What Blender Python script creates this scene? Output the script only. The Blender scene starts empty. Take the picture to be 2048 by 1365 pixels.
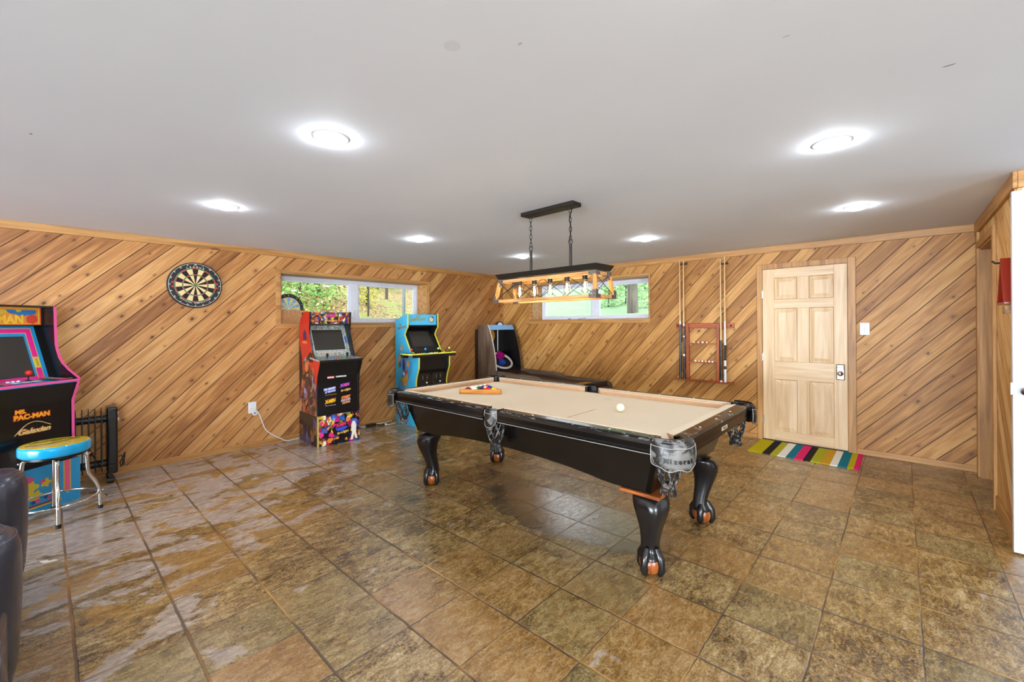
import bpy, math, random
from mathutils import Vector, Matrix
R = math.radians
random.seed(7)
scn = bpy.context.scene
COL = scn.collection

# ------------------------------------------------------------------ measures of the room (metres)
XL, YB, XR, ZC = -5.4825, 5.769, 0.512, 2.282     # left wall, back wall, right wall, ceiling
YC = 3.93                                          # the outside corner where the right wall turns
XE, YF = 5.2, -11.0                                 # far right wall and the wall behind the viewer
TILE, TX, TY = 0.34856, -3.0779, 0.7820

# ------------------------------------------------------------------ mesh helper
class MB:
    def __init__(s): s.v, s.f, s.m = [], [], []
    def add(s, vs, fs, mi=0):
        o = len(s.v); s.v += [tuple(v) for v in vs]; s.f += [tuple(i + o for i in f) for f in fs]; s.m += [mi] * len(fs)
    def box(s, x0, x1, y0, y1, z0, z1, mi=0):
        v = [(x0,y0,z0),(x1,y0,z0),(x1,y1,z0),(x0,y1,z0),(x0,y0,z1),(x1,y0,z1),(x1,y1,z1),(x0,y1,z1)]
        s.add(v, [(3,2,1,0),(4,5,6,7),(0,1,5,4),(1,2,6,5),(2,3,7,6),(3,0,4,7)], mi); return s
    def fbox(s, M, x0, x1, y0, y1, z0, z1, mi=0):
        o = len(s.v); s.box(x0,x1,y0,y1,z0,z1,mi)
        for i in range(o, len(s.v)): s.v[i] = tuple(M @ Vector(s.v[i]))
        return s
    def loft(s, loops, closed=True, caps=True, mi=0):
        n = len(loops[0]); vs = [p for l in loops for p in l]; fs = []
        for i in range(len(loops) - 1):
            for j in range(n if closed else n - 1):
                k = (j + 1) % n
                fs.append((i*n+j, i*n+k, (i+1)*n+k, (i+1)*n+j))
        if caps and closed:
            fs.append(tuple(reversed(range(n)))); fs.append(tuple((len(loops)-1)*n + j for j in range(n)))
        s.add(vs, fs, mi); return s
    def prism(s, poly, M, h, mi=0):
        """poly of 2D points laid in the xy plane of frame M, thickness h along its z"""
        return s.loft([[M @ Vector((p[0], p[1], 0)) for p in poly], [M @ Vector((p[0], p[1], h)) for p in poly]], mi=mi)
    def xz(s, poly, y0, y1, mi=0):
        return s.loft([[(p[0], y0, p[1]) for p in poly], [(p[0], y1, p[1]) for p in poly]], mi=mi)
    def yz(s, poly, x0, x1, mi=0):
        return s.loft([[(x0, p[0], p[1]) for p in poly], [(x1, p[0], p[1]) for p in poly]], mi=mi)
    def xy(s, poly, z0, z1, mi=0):
        return s.loft([[(p[0], p[1], z0) for p in poly], [(p[0], p[1], z1) for p in poly]], mi=mi)
    def lathe(s, prof, c=(0,0,0), n=32, M=None, mi=0):
        loops = []
        for r, z in prof:
            l = []
            for k in range(n):
                a = 2*math.pi*k/n; p = Vector((r*math.cos(a), r*math.sin(a), z))
                if M is not None: p = M @ p
                l.append((p.x+c[0], p.y+c[1], p.z+c[2]))
            loops.append(l)
        return s.loft(loops, mi=mi)
    def tube(s, pts, r, n=10, closed=False, mi=0):
        pts = [Vector(p) for p in pts]; m = len(pts); loops = []; pn = None
        rr = r if isinstance(r, (list, tuple)) else [r]*m
        for i, p in enumerate(pts):
            if closed: t = pts[(i+1) % m] - pts[i-1]
            else: t = pts[min(i+1, m-1)] - pts[max(i-1, 0)]
            t.normalize()
            if pn is None:
                pn = t.orthogonal().normalized()
            pn = (pn - t*pn.dot(t))
            pn = pn.normalized() if pn.length > 1e-6 else t.orthogonal().normalized()
            b = t.cross(pn)
            loops.append([p + (pn*math.cos(2*math.pi*k/n) + b*math.sin(2*math.pi*k/n))*rr[i] for k in range(n)])
        if closed:
            loops.append(loops[0]); return s.loft(loops, caps=False, mi=mi)
        return s.loft(loops, mi=mi)
    def sphere(s, c, r, nu=24, nv=14, sc=(1,1,1), mi=0):
        prof = []
        for i in range(nv+1):
            a = -math.pi/2 + math.pi*i/nv
            prof.append((max(1e-5, r*math.cos(a)), r*math.sin(a)))
        M = Matrix.Diagonal((*sc, 1))
        return s.lathe(prof, c, nu, M, mi)

def frame(o, xd, yd):
    x = Vector(xd).normalized(); y = Vector(yd); y = (y - x*y.dot(x)).normalized(); z = x.cross(y)
    M = Matrix.Identity(4)
    for i in range(3):
        M[i][0], M[i][1], M[i][2], M[i][3] = x[i], y[i], z[i], o[i]
    return M

def link(o, parent=None):
    COL.objects.link(o)
    if parent is not None: o.parent = parent
    return o

ART = set("""deck_stripe deck_pinstripe deck_caption bezel_blue bezel_pink bezel_yellow marquee_border marquee_ground marquee_sky marquee_patch marquee_flower
riser_band riser_stripe riser_line riser_flower riser_petal riser_leaf side_art side_shadow side_badge side_flash bezel_line bezel_art bezel_caption_strip logo_box
riser_ground riser_wedge riser_patch riser_splash riser_flame side_shade_art side_orange side_navy side_red side_cream side_green badge_ring badge badge_flag seat_patch seat_squiggle red_mark coin_symbol string_line chalk_mark""".split())
def art(panel, mb, mat):
    """print a coloured pattern onto a panel: it becomes part of the panel's own mesh"""
    import bmesh
    me = panel.data; n = len(me.materials); me.materials.append(mat)
    bm = bmesh.new(); bm.from_mesh(me); vs = [bm.verts.new(v) for v in mb.v]
    for f in mb.f:
        try: fc = bm.faces.new([vs[i] for i in f]); fc.material_index = n
        except ValueError: pass
    bmesh.ops.recalc_face_normals(bm, faces=[f for f in bm.faces if f.material_index == n])
    bm.to_mesh(me); bm.free(); return panel
def obj(name, mb, mats, parent=None, smooth=False, bevel=0, loc=None, seg=2, sub=0):
    if name in ART and parent is not None and parent.type == 'MESH': return art(parent, mb, mats)
    me = bpy.data.meshes.new(name)
    me.from_pydata(mb.v, [], mb.f)
    for m in (mats if isinstance(mats, (list, tuple)) else [mats]): me.materials.append(m)
    me.polygons.foreach_set('material_index', mb.m)
    me.validate(); me.update()
    import bmesh
    bm = bmesh.new(); bm.from_mesh(me)
    bmesh.ops.recalc_face_normals(bm, faces=bm.faces)
    if bevel:
        es = [e for e in bm.edges if len(e.link_faces) == 2 and e.calc_face_angle(0) > 0.6]
        bmesh.ops.bevel(bm, geom=es, offset=bevel, segments=seg, affect='EDGES', clamp_overlap=True, profile=0.5)
    bm.to_mesh(me); bm.free()
    if smooth:
        me.polygons.foreach_set('use_smooth', [True]*len(me.polygons))
        try: me.set_sharp_from_angle(angle=R(38))
        except Exception: pass
    o = bpy.data.objects.new(name, me); link(o, parent)
    if loc is not None: o.location = loc
    if sub:
        md = o.modifiers.new('s', 'SUBSURF'); md.levels = md.render_levels = sub
    return o

def thing(name, label, cat, loc=(0,0,0), rz=0, group=None):
    o = bpy.data.objects.new(name, None); link(o); o.location = loc; o.rotation_euler = (0,0,R(rz))
    o.empty_display_size = 0.1
    return tag(o, label, cat, group)
def tag(o, label=None, cat=None, group=None, kind=None):
    if label: o['label'] = label
    if cat: o['category'] = cat
    if group: o['group'] = group
    if kind: o['kind'] = kind
    return o
def struct(name, mb=None, mats=None, loc=(0,0,0), label=None, **k):
    if mb is None:
        o = bpy.data.objects.new(name, None); link(o); o.location = loc
    else: o = obj(name, mb, mats, **k)
    o['kind'] = 'structure'
    if label: o['label'] = label
    return o
def dup(root, label=None, loc=None, rz=None):
    c = root.copy(); COL.objects.link(c)
    if label: c['label'] = label
    if loc is not None: c.location = loc
    if rz is not None: c.rotation_euler = (0,0,R(rz))
    for ch in root.children:
        d = ch.copy(); COL.objects.link(d); d.parent = c
        for g in ch.children:
            e = g.copy(); COL.objects.link(e); e.parent = d
    return c

def text(name, s, size, mat, parent, M, depth=0.0015, align='CENTER', shear=0, width=None, height=None, bold=0, space=1):
    cu = bpy.data.curves.new(name, 'FONT'); cu.body = s; cu.size = size; cu.extrude = depth/2
    cu.align_x = align; cu.align_y = 'CENTER'; cu.shear = shear; cu.offset = bold; cu.space_character = space
    t = bpy.data.objects.new(name, cu); COL.objects.link(t)
    dg = bpy.context.evaluated_depsgraph_get(); dg.update()
    me = bpy.data.meshes.new_from_object(t.evaluated_get(dg))
    bpy.data.objects.remove(t); bpy.data.curves.remove(cu)
    if len(me.vertices):
        xs = [v.co.x for v in me.vertices]; ys = [v.co.y for v in me.vertices]
        w, h = max(xs)-min(xs), max(ys)-min(ys)
        sx = width/w if width else 1; sy = height/h if height else (sx if width else 1)
        if height and not width: sx = sy
        for v in me.vertices: v.co.x *= sx; v.co.y *= sy
    me.transform(M @ Matrix.Translation((0,0,depth/2)))
    me.materials.clear(); me.materials.append(mat)
    o = bpy.data.objects.new(name, me); link(o, parent); return o

# ------------------------------------------------------------------ materials
def srgb(h):
    if isinstance(h, str):
        h = h.lstrip('#'); c = [int(h[i:i+2], 16)/255 for i in (0,2,4)]
    else: c = [x/255 for x in h]
    return tuple(x/12.92 if x <= .04045 else ((x+.055)/1.055)**2.4 for x in c) + (1,)
class NT:
    def __init__(s, name):
        s.mat = bpy.data.materials.new(name); s.mat.use_nodes = True
        s.t = s.mat.node_tree; s.t.nodes.clear()
        s.out = s.n('ShaderNodeOutputMaterial'); s.b = s.n('ShaderNodeBsdfPrincipled')
        s.l(s.b.outputs[0], s.out.inputs[0])
    def n(s, typ, **k):
        x = s.t.nodes.new(typ)
        for a, v in k.items(): setattr(x, a, v)
        return x
    def l(s, a, b): s.t.links.new(a, b)
    def put(s, sock, v):
        if hasattr(v, 'links') or isinstance(v, bpy.types.NodeSocket): s.l(v, sock)
        else: sock.default_value = v
    def math(s, op, a, b=0, c=None):
        x = s.n('ShaderNodeMath', operation=op); s.put(x.inputs[0], a); s.put(x.inputs[1], b)
        if c is not None: s.put(x.inputs[2], c)
        return x.outputs[0]
    def mix(s, f, a, b, blend='MIX'):
        x = s.n('ShaderNodeMix', data_type='RGBA', blend_type=blend)
        s.put(x.inputs[0], f); s.put(x.inputs[6], a); s.put(x.inputs[7], b); return x.outputs[2]
    def ramp(s, f, stops, interp='LINEAR'):
        x = s.n('ShaderNodeValToRGB'); r = x.color_ramp; r.interpolation = interp
        while len(r.elements) < len(stops): r.elements.new(0.5)
        for e, (p, c) in zip(r.elements, stops): e.position = p; e.color = c
        s.put(x.inputs[0], f); return x.outputs[0]
    def mapr(s, f, a, b, c=0, d=1, smooth=False):
        x = s.n('ShaderNodeMapRange'); x.interpolation_type = 'SMOOTHSTEP' if smooth else 'LINEAR'
        s.put(x.inputs[0], f); s.put(x.inputs[1], a); s.put(x.inputs[2], b); s.put(x.inputs[3], c); s.put(x.inputs[4], d); return x.outputs[0]
    def coord(s): return s.n('ShaderNodeTexCoord').outputs['Object']
    def sep(s, v):
        x = s.n('ShaderNodeSeparateXYZ'); s.l(v, x.inputs[0]); return x.outputs
    def comb(s, x=0, y=0, z=0):
        c = s.n('ShaderNodeCombineXYZ')
        for i, v in enumerate((x, y, z)): s.put(c.inputs[i], v)
        return c.outputs[0]
    def noise(s, v, scale, detail=3, rough=.5, dist=0):
        x = s.n('ShaderNodeTexNoise'); s.l(v, x.inputs['Vector']); x.inputs['Scale'].default_value = scale
        x.inputs['Detail'].default_value = detail; x.inputs['Roughness'].default_value = rough; x.inputs['Distortion'].default_value = dist
        return x.outputs
    def vor(s, v, scale, feature='F1', rnd=1):
        x = s.n('ShaderNodeTexVoronoi', feature=feature); s.l(v, x.inputs['Vector']); x.inputs['Scale'].default_value = scale
        x.inputs['Randomness'].default_value = rnd; return x.outputs
    def white(s, v, dim='3D'):
        x = s.n('ShaderNodeTexWhiteNoise', noise_dimensions=dim)
        s.put(x.inputs['W' if dim == '1D' else 'Vector'], v); return x.outputs
    def scale(s, v, sc, loc=(0,0,0), rot=(0,0,0)):
        m = s.n('ShaderNodeMapping'); s.l(v, m.inputs[0]); m.inputs['Scale'].default_value = sc
        m.inputs['Location'].default_value = loc; m.inputs['Rotation'].default_value = rot; return m.outputs[0]
    def bump(s, h, strength=.3, dist=.01, normal=None):
        x = s.n('ShaderNodeBump'); s.put(x.inputs['Height'], h); x.inputs['Strength'].default_value = strength; x.inputs['Distance'].default_value = dist
        if normal is not None: s.l(normal, x.inputs['Normal'])
        s.l(x.outputs[0], s.b.inputs['Normal']); return x.outputs[0]
    def set(s, base=None, rough=None, metal=None, spec=None, coat=None):
        if base is not None: s.put(s.b.inputs['Base Color'], base)
        if rough is not None: s.put(s.b.inputs['Roughness'], rough)
        if metal is not None: s.b.inputs['Metallic'].default_value = metal
        if spec is not None: s.b.inputs['Specular IOR Level'].default_value = spec
        if coat is not None: s.b.inputs['Coat Weight'].default_value = coat; s.b.inputs['Coat Roughness'].default_value = .08
        return s.mat

_pm = {}
def pm(col, rough=.5, metal=0, var=.06, spec=.5, coat=0):
    """plain painted / plastic surface with a faint mottling"""
    k = (col, rough, metal, var, spec, coat)
    if k in _pm: return _pm[k]
    t = NT('surface_' + (col if isinstance(col, str) else '%d_%d_%d' % col).strip('#'))
    c = srgb(col); co = t.coord(); nz = t.noise(co, 18, 3)[0]
    d = tuple(x*(1-var*1.5) for x in c[:3]) + (1,); e = tuple(min(1, x*(1+var)) for x in c[:3]) + (1,)
    t.set(t.mix(nz, d, e), rough, metal, spec, coat)
    _pm[k] = t.mat; return t.mat

def wood(name, c0, c1, c2, ax='x', rough=.45, knots=True, sc=1.0, bumpy=.15, grain=1.0):
    """board with grain along one axis"""
    t = NT(name); co = t.coord(); i = 'xyz'.index(ax)
    s1 = [14*sc]*3; s1[i] = 0.9*sc; s2 = [70*sc]*3; s2[i] = 2.2*sc
    n1 = t.noise(t.scale(co, s1), 1.6, 4, .55, .6)[0]; n2 = t.noise(t.scale(co, s2), 1.5, 3, .6)[0]
    col = t.ramp(n1, [(.3, srgb(c0)), (.5, srgb(c1)), (.7, srgb(c2))])
    col = t.mix(t.mapr(n2, .35, .7, 0, .35*grain), col, srgb(c0), 'MIX')
    if knots:
        s3 = [5*sc]*3; s3[i] = 1.7*sc
        v = t.vor(t.scale(co, s3), 1.0); rnd = t.sep(v['Color'])[0]
        k = t.math('MULTIPLY', t.mapr(v['Distance'], .05, .11, 1, 0, True), t.math('GREATER_THAN', rnd, .55))
        col = t.mix(t.math('MULTIPLY', k, .8), col, srgb('#5a2f12'))
    t.set(col, rough); t.bump(n2, bumpy, .002); return t.mat

def plank_wall(name, h, along, off, sp, k, c_dark, c_mid, c_light, c_red):
    """diagonal tongue-and-groove cedar boards; h = horizontal axis index, k = slope of the boards"""
    t = NT(name); co = t.coord(); x = t.sep(co); H, Z = x[h], x[2]
    u = t.math('SUBTRACT', H, t.math('MULTIPLY', Z, 1/k)); v = t.math('ADD', H, t.math('MULTIPLY', Z, k))
    q = t.math('DIVIDE', t.math('SUBTRACT', u, off), sp); idx = t.math('FLOOR', q); fr = t.math('FRACT', q)
    rnd = t.white(idx, '1D'); r1 = rnd['Value']; rc = t.sep(rnd['Color'])
    vo = t.math('ADD', v, t.math('MULTIPLY', r1, 37.0)); idz = t.math('MULTIPLY', idx, 7.31)
    # grain
    g = t.comb(t.math('MULTIPLY', u, 11), t.math('MULTIPLY', vo, .8), idz)
    n1 = t.noise(g, 1.5, 4, .55, 1.2)[0]
    g2 = t.comb(t.math('MULTIPLY', u, 60), t.math('MULTIPLY', vo, 1.6), idz); n2 = t.noise(g2, 1.3, 3, .6, .4)[0]
    tone = t.math('ADD', t.math('MULTIPLY', t.math('SUBTRACT', r1, .5), .34), t.math('ADD', .5, t.math('MULTIPLY', t.math('SUBTRACT', n1, .5), .95)))
    tone = t.math('ADD', tone, t.math('MULTIPLY', t.math('SUBTRACT', t.noise(co, .9, 2)[0], .5), .4))
    col = t.ramp(tone, [(.12, srgb(c_dark)), (.36, srgb(c_red)), (.52, srgb(c_mid)), (.80, srgb(c_light))])
    col = t.mix(t.mapr(n2, .5, .85, 0, .35), col, srgb(c_red))
    col = t.mix(t.math('MULTIPLY', t.math('GREATER_THAN', rc[1], .82), .28), col, srgb(c_red))
    # knots, about two or three to a board
    kv = t.comb(q, t.math('MULTIPLY', vo, 3.4), 0)
    w = t.n('ShaderNodeTexVoronoi', feature='F1', voronoi_dimensions='2D'); w.inputs['Scale'].default_value = 1; w.inputs['Randomness'].default_value = .85
    t.l(kv, w.inputs['Vector']); wr = t.sep(w.outputs['Color'])
    rad = t.mapr(t.math('POWER', wr[1], 2.0), 0, 1, .04, .12)
    dd = t.math('ADD', t.math('DIVIDE', w.outputs['Distance'], rad), t.math('MULTIPLY', t.math('SUBTRACT', t.noise(co, 60, 2)[0], .5), .5))
    on = t.math('GREATER_THAN', wr[0], .60)
    kn = t.math('MULTIPLY', t.mapr(dd, .55, 1.05, 1, 0, True), on); halo = t.math('MULTIPLY', t.mapr(dd, .8, 3.0, 1, 0, True), on)
    col = t.mix(t.math('MULTIPLY', halo, .42), col, srgb(c_dark)); col = t.mix(t.math('MULTIPLY', kn, t.mapr(wr[2], 0, 1, .5, .95)), col, srgb('#4a2710'))
    # the shiplap groove
    gm = t.math('MAXIMUM', t.mapr(fr, .020, .040, 1, 0), t.mapr(fr, .974, .990, 0, 1))
    col = t.mix(t.math('MULTIPLY', gm, .93), col, srgb('#321708'))
    t.set(col, t.mapr(n2, 0, 1, .38, .56), spec=.35)
    hgt = t.math('SUBTRACT', t.math('MULTIPLY', n2, .12), t.math('MULTIPLY', gm, 1.0))
    t.bump(hgt, .55, .006); return t.mat

def slate_floor():
    t = NT('slate_floor_tiles'); co = t.coord(); x = t.sep(co)
    wob = t.math('MULTIPLY', t.math('SUBTRACT', t.noise(co, 9, 3)[0], .5), .014)
    wob2 = t.math('MULTIPLY', t.math('SUBTRACT', t.noise(t.scale(co, (1,1,1), (5,9,2)), 9, 3)[0], .5), .014)
    qx = t.math('DIVIDE', t.math('SUBTRACT', t.math('ADD', x[0], wob), TX), TILE); qy = t.math('DIVIDE', t.math('SUBTRACT', t.math('ADD', x[1], wob2), TY), TILE)
    ix, iy = t.math('FLOOR', qx), t.math('FLOOR', qy); fx, fy = t.math('FRACT', qx), t.math('FRACT', qy)
    ex = t.math('MINIMUM', fx, t.math('SUBTRACT', 1, fx)); ey = t.math('MINIMUM', fy, t.math('SUBTRACT', 1, fy))
    e = t.math('MINIMUM', t.math('MULTIPLY', ex, 1.7), ey)
    tid = t.comb(ix, iy, 3); rn = t.white(tid, '3D'); r = rn['Value']; rc = t.sep(rn['Color'])
    sh = t.n('ShaderNodeVectorMath', operation='ADD'); t.l(co, sh.inputs[0])
    off = t.n('ShaderNodeVectorMath', operation='SCALE'); t.l(rn['Color'], off.inputs[0]); off.inputs['Scale'].default_value = 30
    t.l(off.outputs[0], sh.inputs[1]); tv = sh.outputs[0]
    layer = t.noise(t.scale(tv, (7, 4, 5), rot=(0,0,R(8))), 1.7, 6, .6, .8)[0]
    fine = t.noise(t.scale(tv, (2.6, 1, 1), rot=(0,0,R(8))), 15, 10, .74, .7)[0]
    grit = t.noise(tv, 110, 3, .7)[0]
    big = t.noise(tv, 3.0, 5, .58, .6)[0]
    vein = t.mapr(t.math('ABSOLUTE', t.math('SUBTRACT', t.noise(t.scale(tv, (1.8, 1, 1), (4,2,7)), 7, 7, .62, 1.6)[0], .5)), 0, .014, 1, 0)
    tone = t.math('ADD', t.math('MULTIPLY', t.math('ADD', t.math('MULTIPLY', t.math('SUBTRACT', fine, .5), 1.1), .4), 1.0), t.math('ADD', t.math('MULTIPLY', t.math('SUBTRACT', big, .5), .62), t.math('MULTIPLY', t.math('SUBTRACT', r, .5), .10)))
    tone = t.math('ADD', t.math('ADD', tone, .1), t.math('ADD', t.math('MULTIPLY', t.math('SUBTRACT', layer, .5), .4), t.math('MULTIPLY', t.math('SUBTRACT', grit, .5), .7)))
    col = t.ramp(tone, [(.20, srgb('#281a0b')), (.34, srgb('#503a1b')), (.47, srgb('#7b6135')), (.58, srgb('#987d4c')), (.71, srgb('#b59d70')), (.88, srgb('#d6c9ab'))])
    hue = t.math('ADD', t.math('MULTIPLY', rc[0], .7), t.math('MULTIPLY', big, .6))
    col = t.mix(t.mapr(hue, .55, 1.0, 0, .6, True), col, t.mix(fine, srgb('#4f2f10'), srgb('#b07b34')))
    ol = t.math('ADD', t.math('MULTIPLY', rc[1], .7), t.math('MULTIPLY', layer, .6))
    col = t.mix(t.mapr(ol, .7, 1.1, 0, .42, True), col, t.mix(fine, srgb('#3e3a22'), srgb('#8f8a5e')))
    col = t.mix(t.math('MULTIPLY', vein, .38), col, srgb('#cdbd98'))
    # lilac-grey mineral bloom, heavy at the left end of the room and sparse elsewhere, left in torn patches
    zone = t.mapr(t.math('ADD', x[0], t.math('MULTIPLY', x[1], .75)), -3.6, -1.2, 1, 0, True)
    pat = t.noise(t.scale(co, (3.4, 1.9, 2), rot=(0,0,R(8))), 1.3, 8, .64, .5)[0]
    thr = t.mapr(zone, 0, 1, .65, .43)
    blo = t.mapr(pat, thr, t.math('ADD', thr, .03), 0, 1)
    grey = t.ramp(t.math('ADD', t.math('MULTIPLY', fine, .8), t.math('MULTIPLY', layer, .2)), [(.26, srgb('#64554a')), (.42, srgb('#97897f')), (.54, srgb('#b6aaa2')), (.70, srgb('#d8d1cb'))])
    col = t.mix(t.math('MULTIPLY', blo, t.mapr(zone, 0, 1, .5, .9)), col, grey)
    och = t.math('MULTIPLY', t.mapr(t.noise(t.scale(co, (3.6, 2.0, 2), (3,1,0), (0,0,R(8))), 1.3, 8, .64, .5)[0], .565, .585, 0, 1), zone)
    col = t.mix(t.math('MULTIPLY', och, .85), col, t.mix(t.mapr(fine, .3, .7), srgb('#7a5019'), srgb('#c39748')))
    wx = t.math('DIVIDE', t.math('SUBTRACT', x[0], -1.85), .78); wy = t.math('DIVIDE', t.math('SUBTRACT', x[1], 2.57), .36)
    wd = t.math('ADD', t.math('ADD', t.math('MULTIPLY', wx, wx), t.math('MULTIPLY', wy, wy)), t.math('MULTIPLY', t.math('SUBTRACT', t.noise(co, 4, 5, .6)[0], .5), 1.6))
    under_table = t.mapr(wd, .75, .95, 1, 0, True)  # ragged oval under the pool table: darker colour, smoother, clear-coated
    col = t.mix(t.math('MULTIPLY', under_table, .55), col, srgb('#1c1710'))
    # grout
    gm = t.mapr(t.math('ADD', e, t.math('MULTIPLY', t.math('SUBTRACT', t.noise(co, 24, 3)[0], .5), .012)), .010, .020, 1, 0, True)
    gcol = t.ramp(t.noise(co, 2.2, 3)[0], [(.35, srgb('#2a1c0b')), (.48, srgb('#4c3212')), (.56, srgb('#8a5c1c')), (.66, srgb('#b98a3e'))])
    col = t.mix(t.math('MULTIPLY', gm, .9), col, gcol)
    rough = t.math('ADD', t.mapr(fine, .3, .7, .07, .17), t.math('MULTIPLY', gm, .3))
    rough = t.math('SUBTRACT', rough, t.math('MULTIPLY', under_table, .05))
    t.set(col, rough, spec=.6); t.b.inputs['IOR'].default_value = 1.85
    h = t.math('ADD', t.math('ADD', t.math('MULTIPLY', layer, .6), t.math('MULTIPLY', vein, .12)), t.math('MULTIPLY', fine, 1.0)); h = t.math('SUBTRACT', h, t.math('MULTIPLY', gm, 1.6))
    t.l(under_table, t.b.inputs['Coat Weight']); t.b.inputs['Coat Roughness'].default_value = .04; t.b.inputs['Coat IOR'].default_value = 1.6
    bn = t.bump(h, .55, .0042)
    cb = t.n('ShaderNodeBump'); t.put(cb.inputs['Height'], h); cb.inputs['Strength'].default_value = .3; cb.inputs['Distance'].default_value = .003; t.l(cb.outputs[0], t.b.inputs['Coat Normal'])
    return t.mat

def ceiling_mat():
    t = NT('ceiling_paint'); co = t.coord(); n = t.noise(co, 1.3, 3)[0]
    col = t.mix(n, srgb('#d9e0ec'), srgb('#e2e8f1'))
    # a few small scuffs in the paint
    x = t.sep(co)
    for px, py, sx, sy, a in ((.125, 2.132, .02, .006, .6), (-2.962, -.035, .012, .006, .6), (-1.06, .886, .03, .03, .1), (-.894, 1.026, .01, .006, .3), (-.263, 1.565, .012, .004, .3)):
        dx = t.math('DIVIDE', t.math('SUBTRACT', x[0], px), sx); dy = t.math('DIVIDE', t.math('SUBTRACT', x[1], py), sy)
        d = t.math('ADD', t.math('MULTIPLY', dx, dx), t.math('MULTIPLY', dy, dy))
        col = t.mix(t.mapr(d, .5, 1.1, a, 0, True), col, srgb('#3a3a3c'))
    t.set(col, .8, spec=.2); t.bump(t.noise(co, 2.5, 4)[0], .12, .01); return t.mat

def emit(name, col, strength):
    t = NT(name); t.b.inputs['Base Color'].default_value = col
    t.b.inputs['Emission Color'].default_value = col; t.b.inputs['Emission Strength'].default_value = strength
    return t.mat
def glass(name, tint=(1,1,1,1), refl=.06, rough=.0):
    t = NT(name); t.t.nodes.remove(t.b)
    tr = t.n('ShaderNodeBsdfTransparent'); tr.inputs[0].default_value = tint
    gl = t.n('ShaderNodeBsdfGlossy'); gl.inputs['Roughness'].default_value = rough
    lw = t.n('ShaderNodeLayerWeight'); lw.inputs[0].default_value = .25
    mx = t.n('ShaderNodeMixShader'); t.l(t.mapr(lw.outputs['Fresnel'], 0, 1, refl*.5, .7), mx.inputs[0]); t.l(tr.outputs[0], mx.inputs[1]); t.l(gl.outputs[0], mx.inputs[2])
    t.l(mx.outputs[0], t.out.inputs[0]); return t.mat
def comic(name, stops, sc=22, dark=.4, rough=.35, stretch=(1,1,1)):
    """busy printed artwork in torn patches of colour"""
    t = NT(name); co = t.coord(); nz = t.noise(co, sc*.5, 3)['Color']
    mx = t.n('ShaderNodeVectorMath', operation='MULTIPLY_ADD'); t.l(nz, mx.inputs[0]); mx.inputs[1].default_value = (.09,.09,.09); t.l(co, mx.inputs[2])
    v = t.vor(t.scale(mx.outputs[0], stretch), sc); r = t.sep(v['Color'])
    col = t.ramp(r[0], stops, 'CONSTANT')
    n2 = t.noise(mx.outputs[0], sc*1.3, 2)[0]
    col = t.mix(t.mapr(n2, .52, .56, 0, .75), col, t.ramp(r[1], stops, 'CONSTANT'))
    col = t.mix(t.mapr(v['Distance'], .5, .62, 0, dark), col, (.01,.008,.01,1))
    t.set(col, rough); return t.mat

M_cedarL = plank_wall('cedar_boards_left', 1, 2, -1.703, .197, 1.0, '#724420', '#b17c45', '#cb9c63', '#966334')
M_cedarB = plank_wall('cedar_boards_back', 0, 2, 0, .1795, 1.09, '#71451c', '#b07d40', '#ca9c5d', '#98672f')
M_cedarR = plank_wall('cedar_boards_right', 1, 2, 0.06, .197, 1.0, '#94622f', '#c99a5e', '#dfb981', '#b5803f')
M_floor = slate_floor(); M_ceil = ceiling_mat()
M_trimx = wood('cedar_trim_x', '#895b2b', '#b07f44', '#c49355', 'x'); M_trimy = wood('cedar_trim_y', '#895b2b', '#b07f44', '#c49355', 'y'); M_trimz = wood('cedar_trim_z', '#895b2b', '#b07f44', '#c49355', 'z')
M_pinez = wood('pine_door_z', '#bd9b72', '#d2b38a', '#dfc7a4', 'z', .4, False, .8, .1, .7); M_pinex = wood('pine_door_x', '#bd9b72', '#d2b38a', '#dfc7a4', 'x', .4, False, .8, .1, .7)
M_vinyl = pm('#ced2dc', .35); M_white = pm('#d6d8db', .4); M_black = pm('#0d0c0c', .35); M_blackg = pm('#141213', .22, 0, .06, .5)
M_chrome = pm('#d8d5d0', .12, 1.0, .02); M_steel = pm('#9a9894', .3, 1.0); M_rubber = pm('#0b0b0b', .7)
M_glass = glass('window_glass'); M_bulbglass = glass('bulb_glass', (1, .97, .92, 1), .1)
M_plaster = pm('#d9d7d2', .8)
M_iron = pm('#2b2723', .45, .6)

# ------------------------------------------------------------------ the setting
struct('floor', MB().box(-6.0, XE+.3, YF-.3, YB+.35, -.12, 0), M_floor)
struct('ceiling', MB().box(-6.0, XE+.3, YF-.3, YB+.35, ZC, ZC+.2), M_ceil)
W1y0, W1y1, W1z0, W1z1 = 1.908, 4.062, 1.410, 2.030
W2x0, W2x1, W2z0, W2z1 = -4.790, -2.637, 1.447, 2.070
OUT = .34
struct('wall_left', MB().box(XL-OUT, XL, YF-.3, W1y0, 0, ZC).box(XL-OUT, XL, W1y1, YB, 0, ZC).box(XL-OUT, XL, W1y0, W1y1, 0, W1z0).box(XL-OUT, XL, W1y0, W1y1, W1z1, ZC), M_cedarL)
struct('wall_back', MB().box(XL-OUT, W2x0, YB, YB+OUT, 0, ZC).box(W2x1, XR+.3, YB, YB+OUT, 0, ZC).box(W2x0, W2x1, YB, YB+OUT, 0, W2z0).box(W2x0, W2x1, YB, YB+OUT, W2z1, ZC), M_cedarB)
DY0, DY1, DZ = 4.76, 5.60, 2.035      # open doorway in the right wall
struct('wall_right', MB().box(XR, XR+.02, YC, DY0, 0, ZC).box(XR, XR+.02, DY1, YB, 0, ZC).box(XR, XR+.02, DY0, DY1, DZ, ZC), M_cedarR)
struct('wall_near_right', MB().box(XR+.02, XE, YC, YC+.12, 0, ZC), M_plaster)
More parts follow.
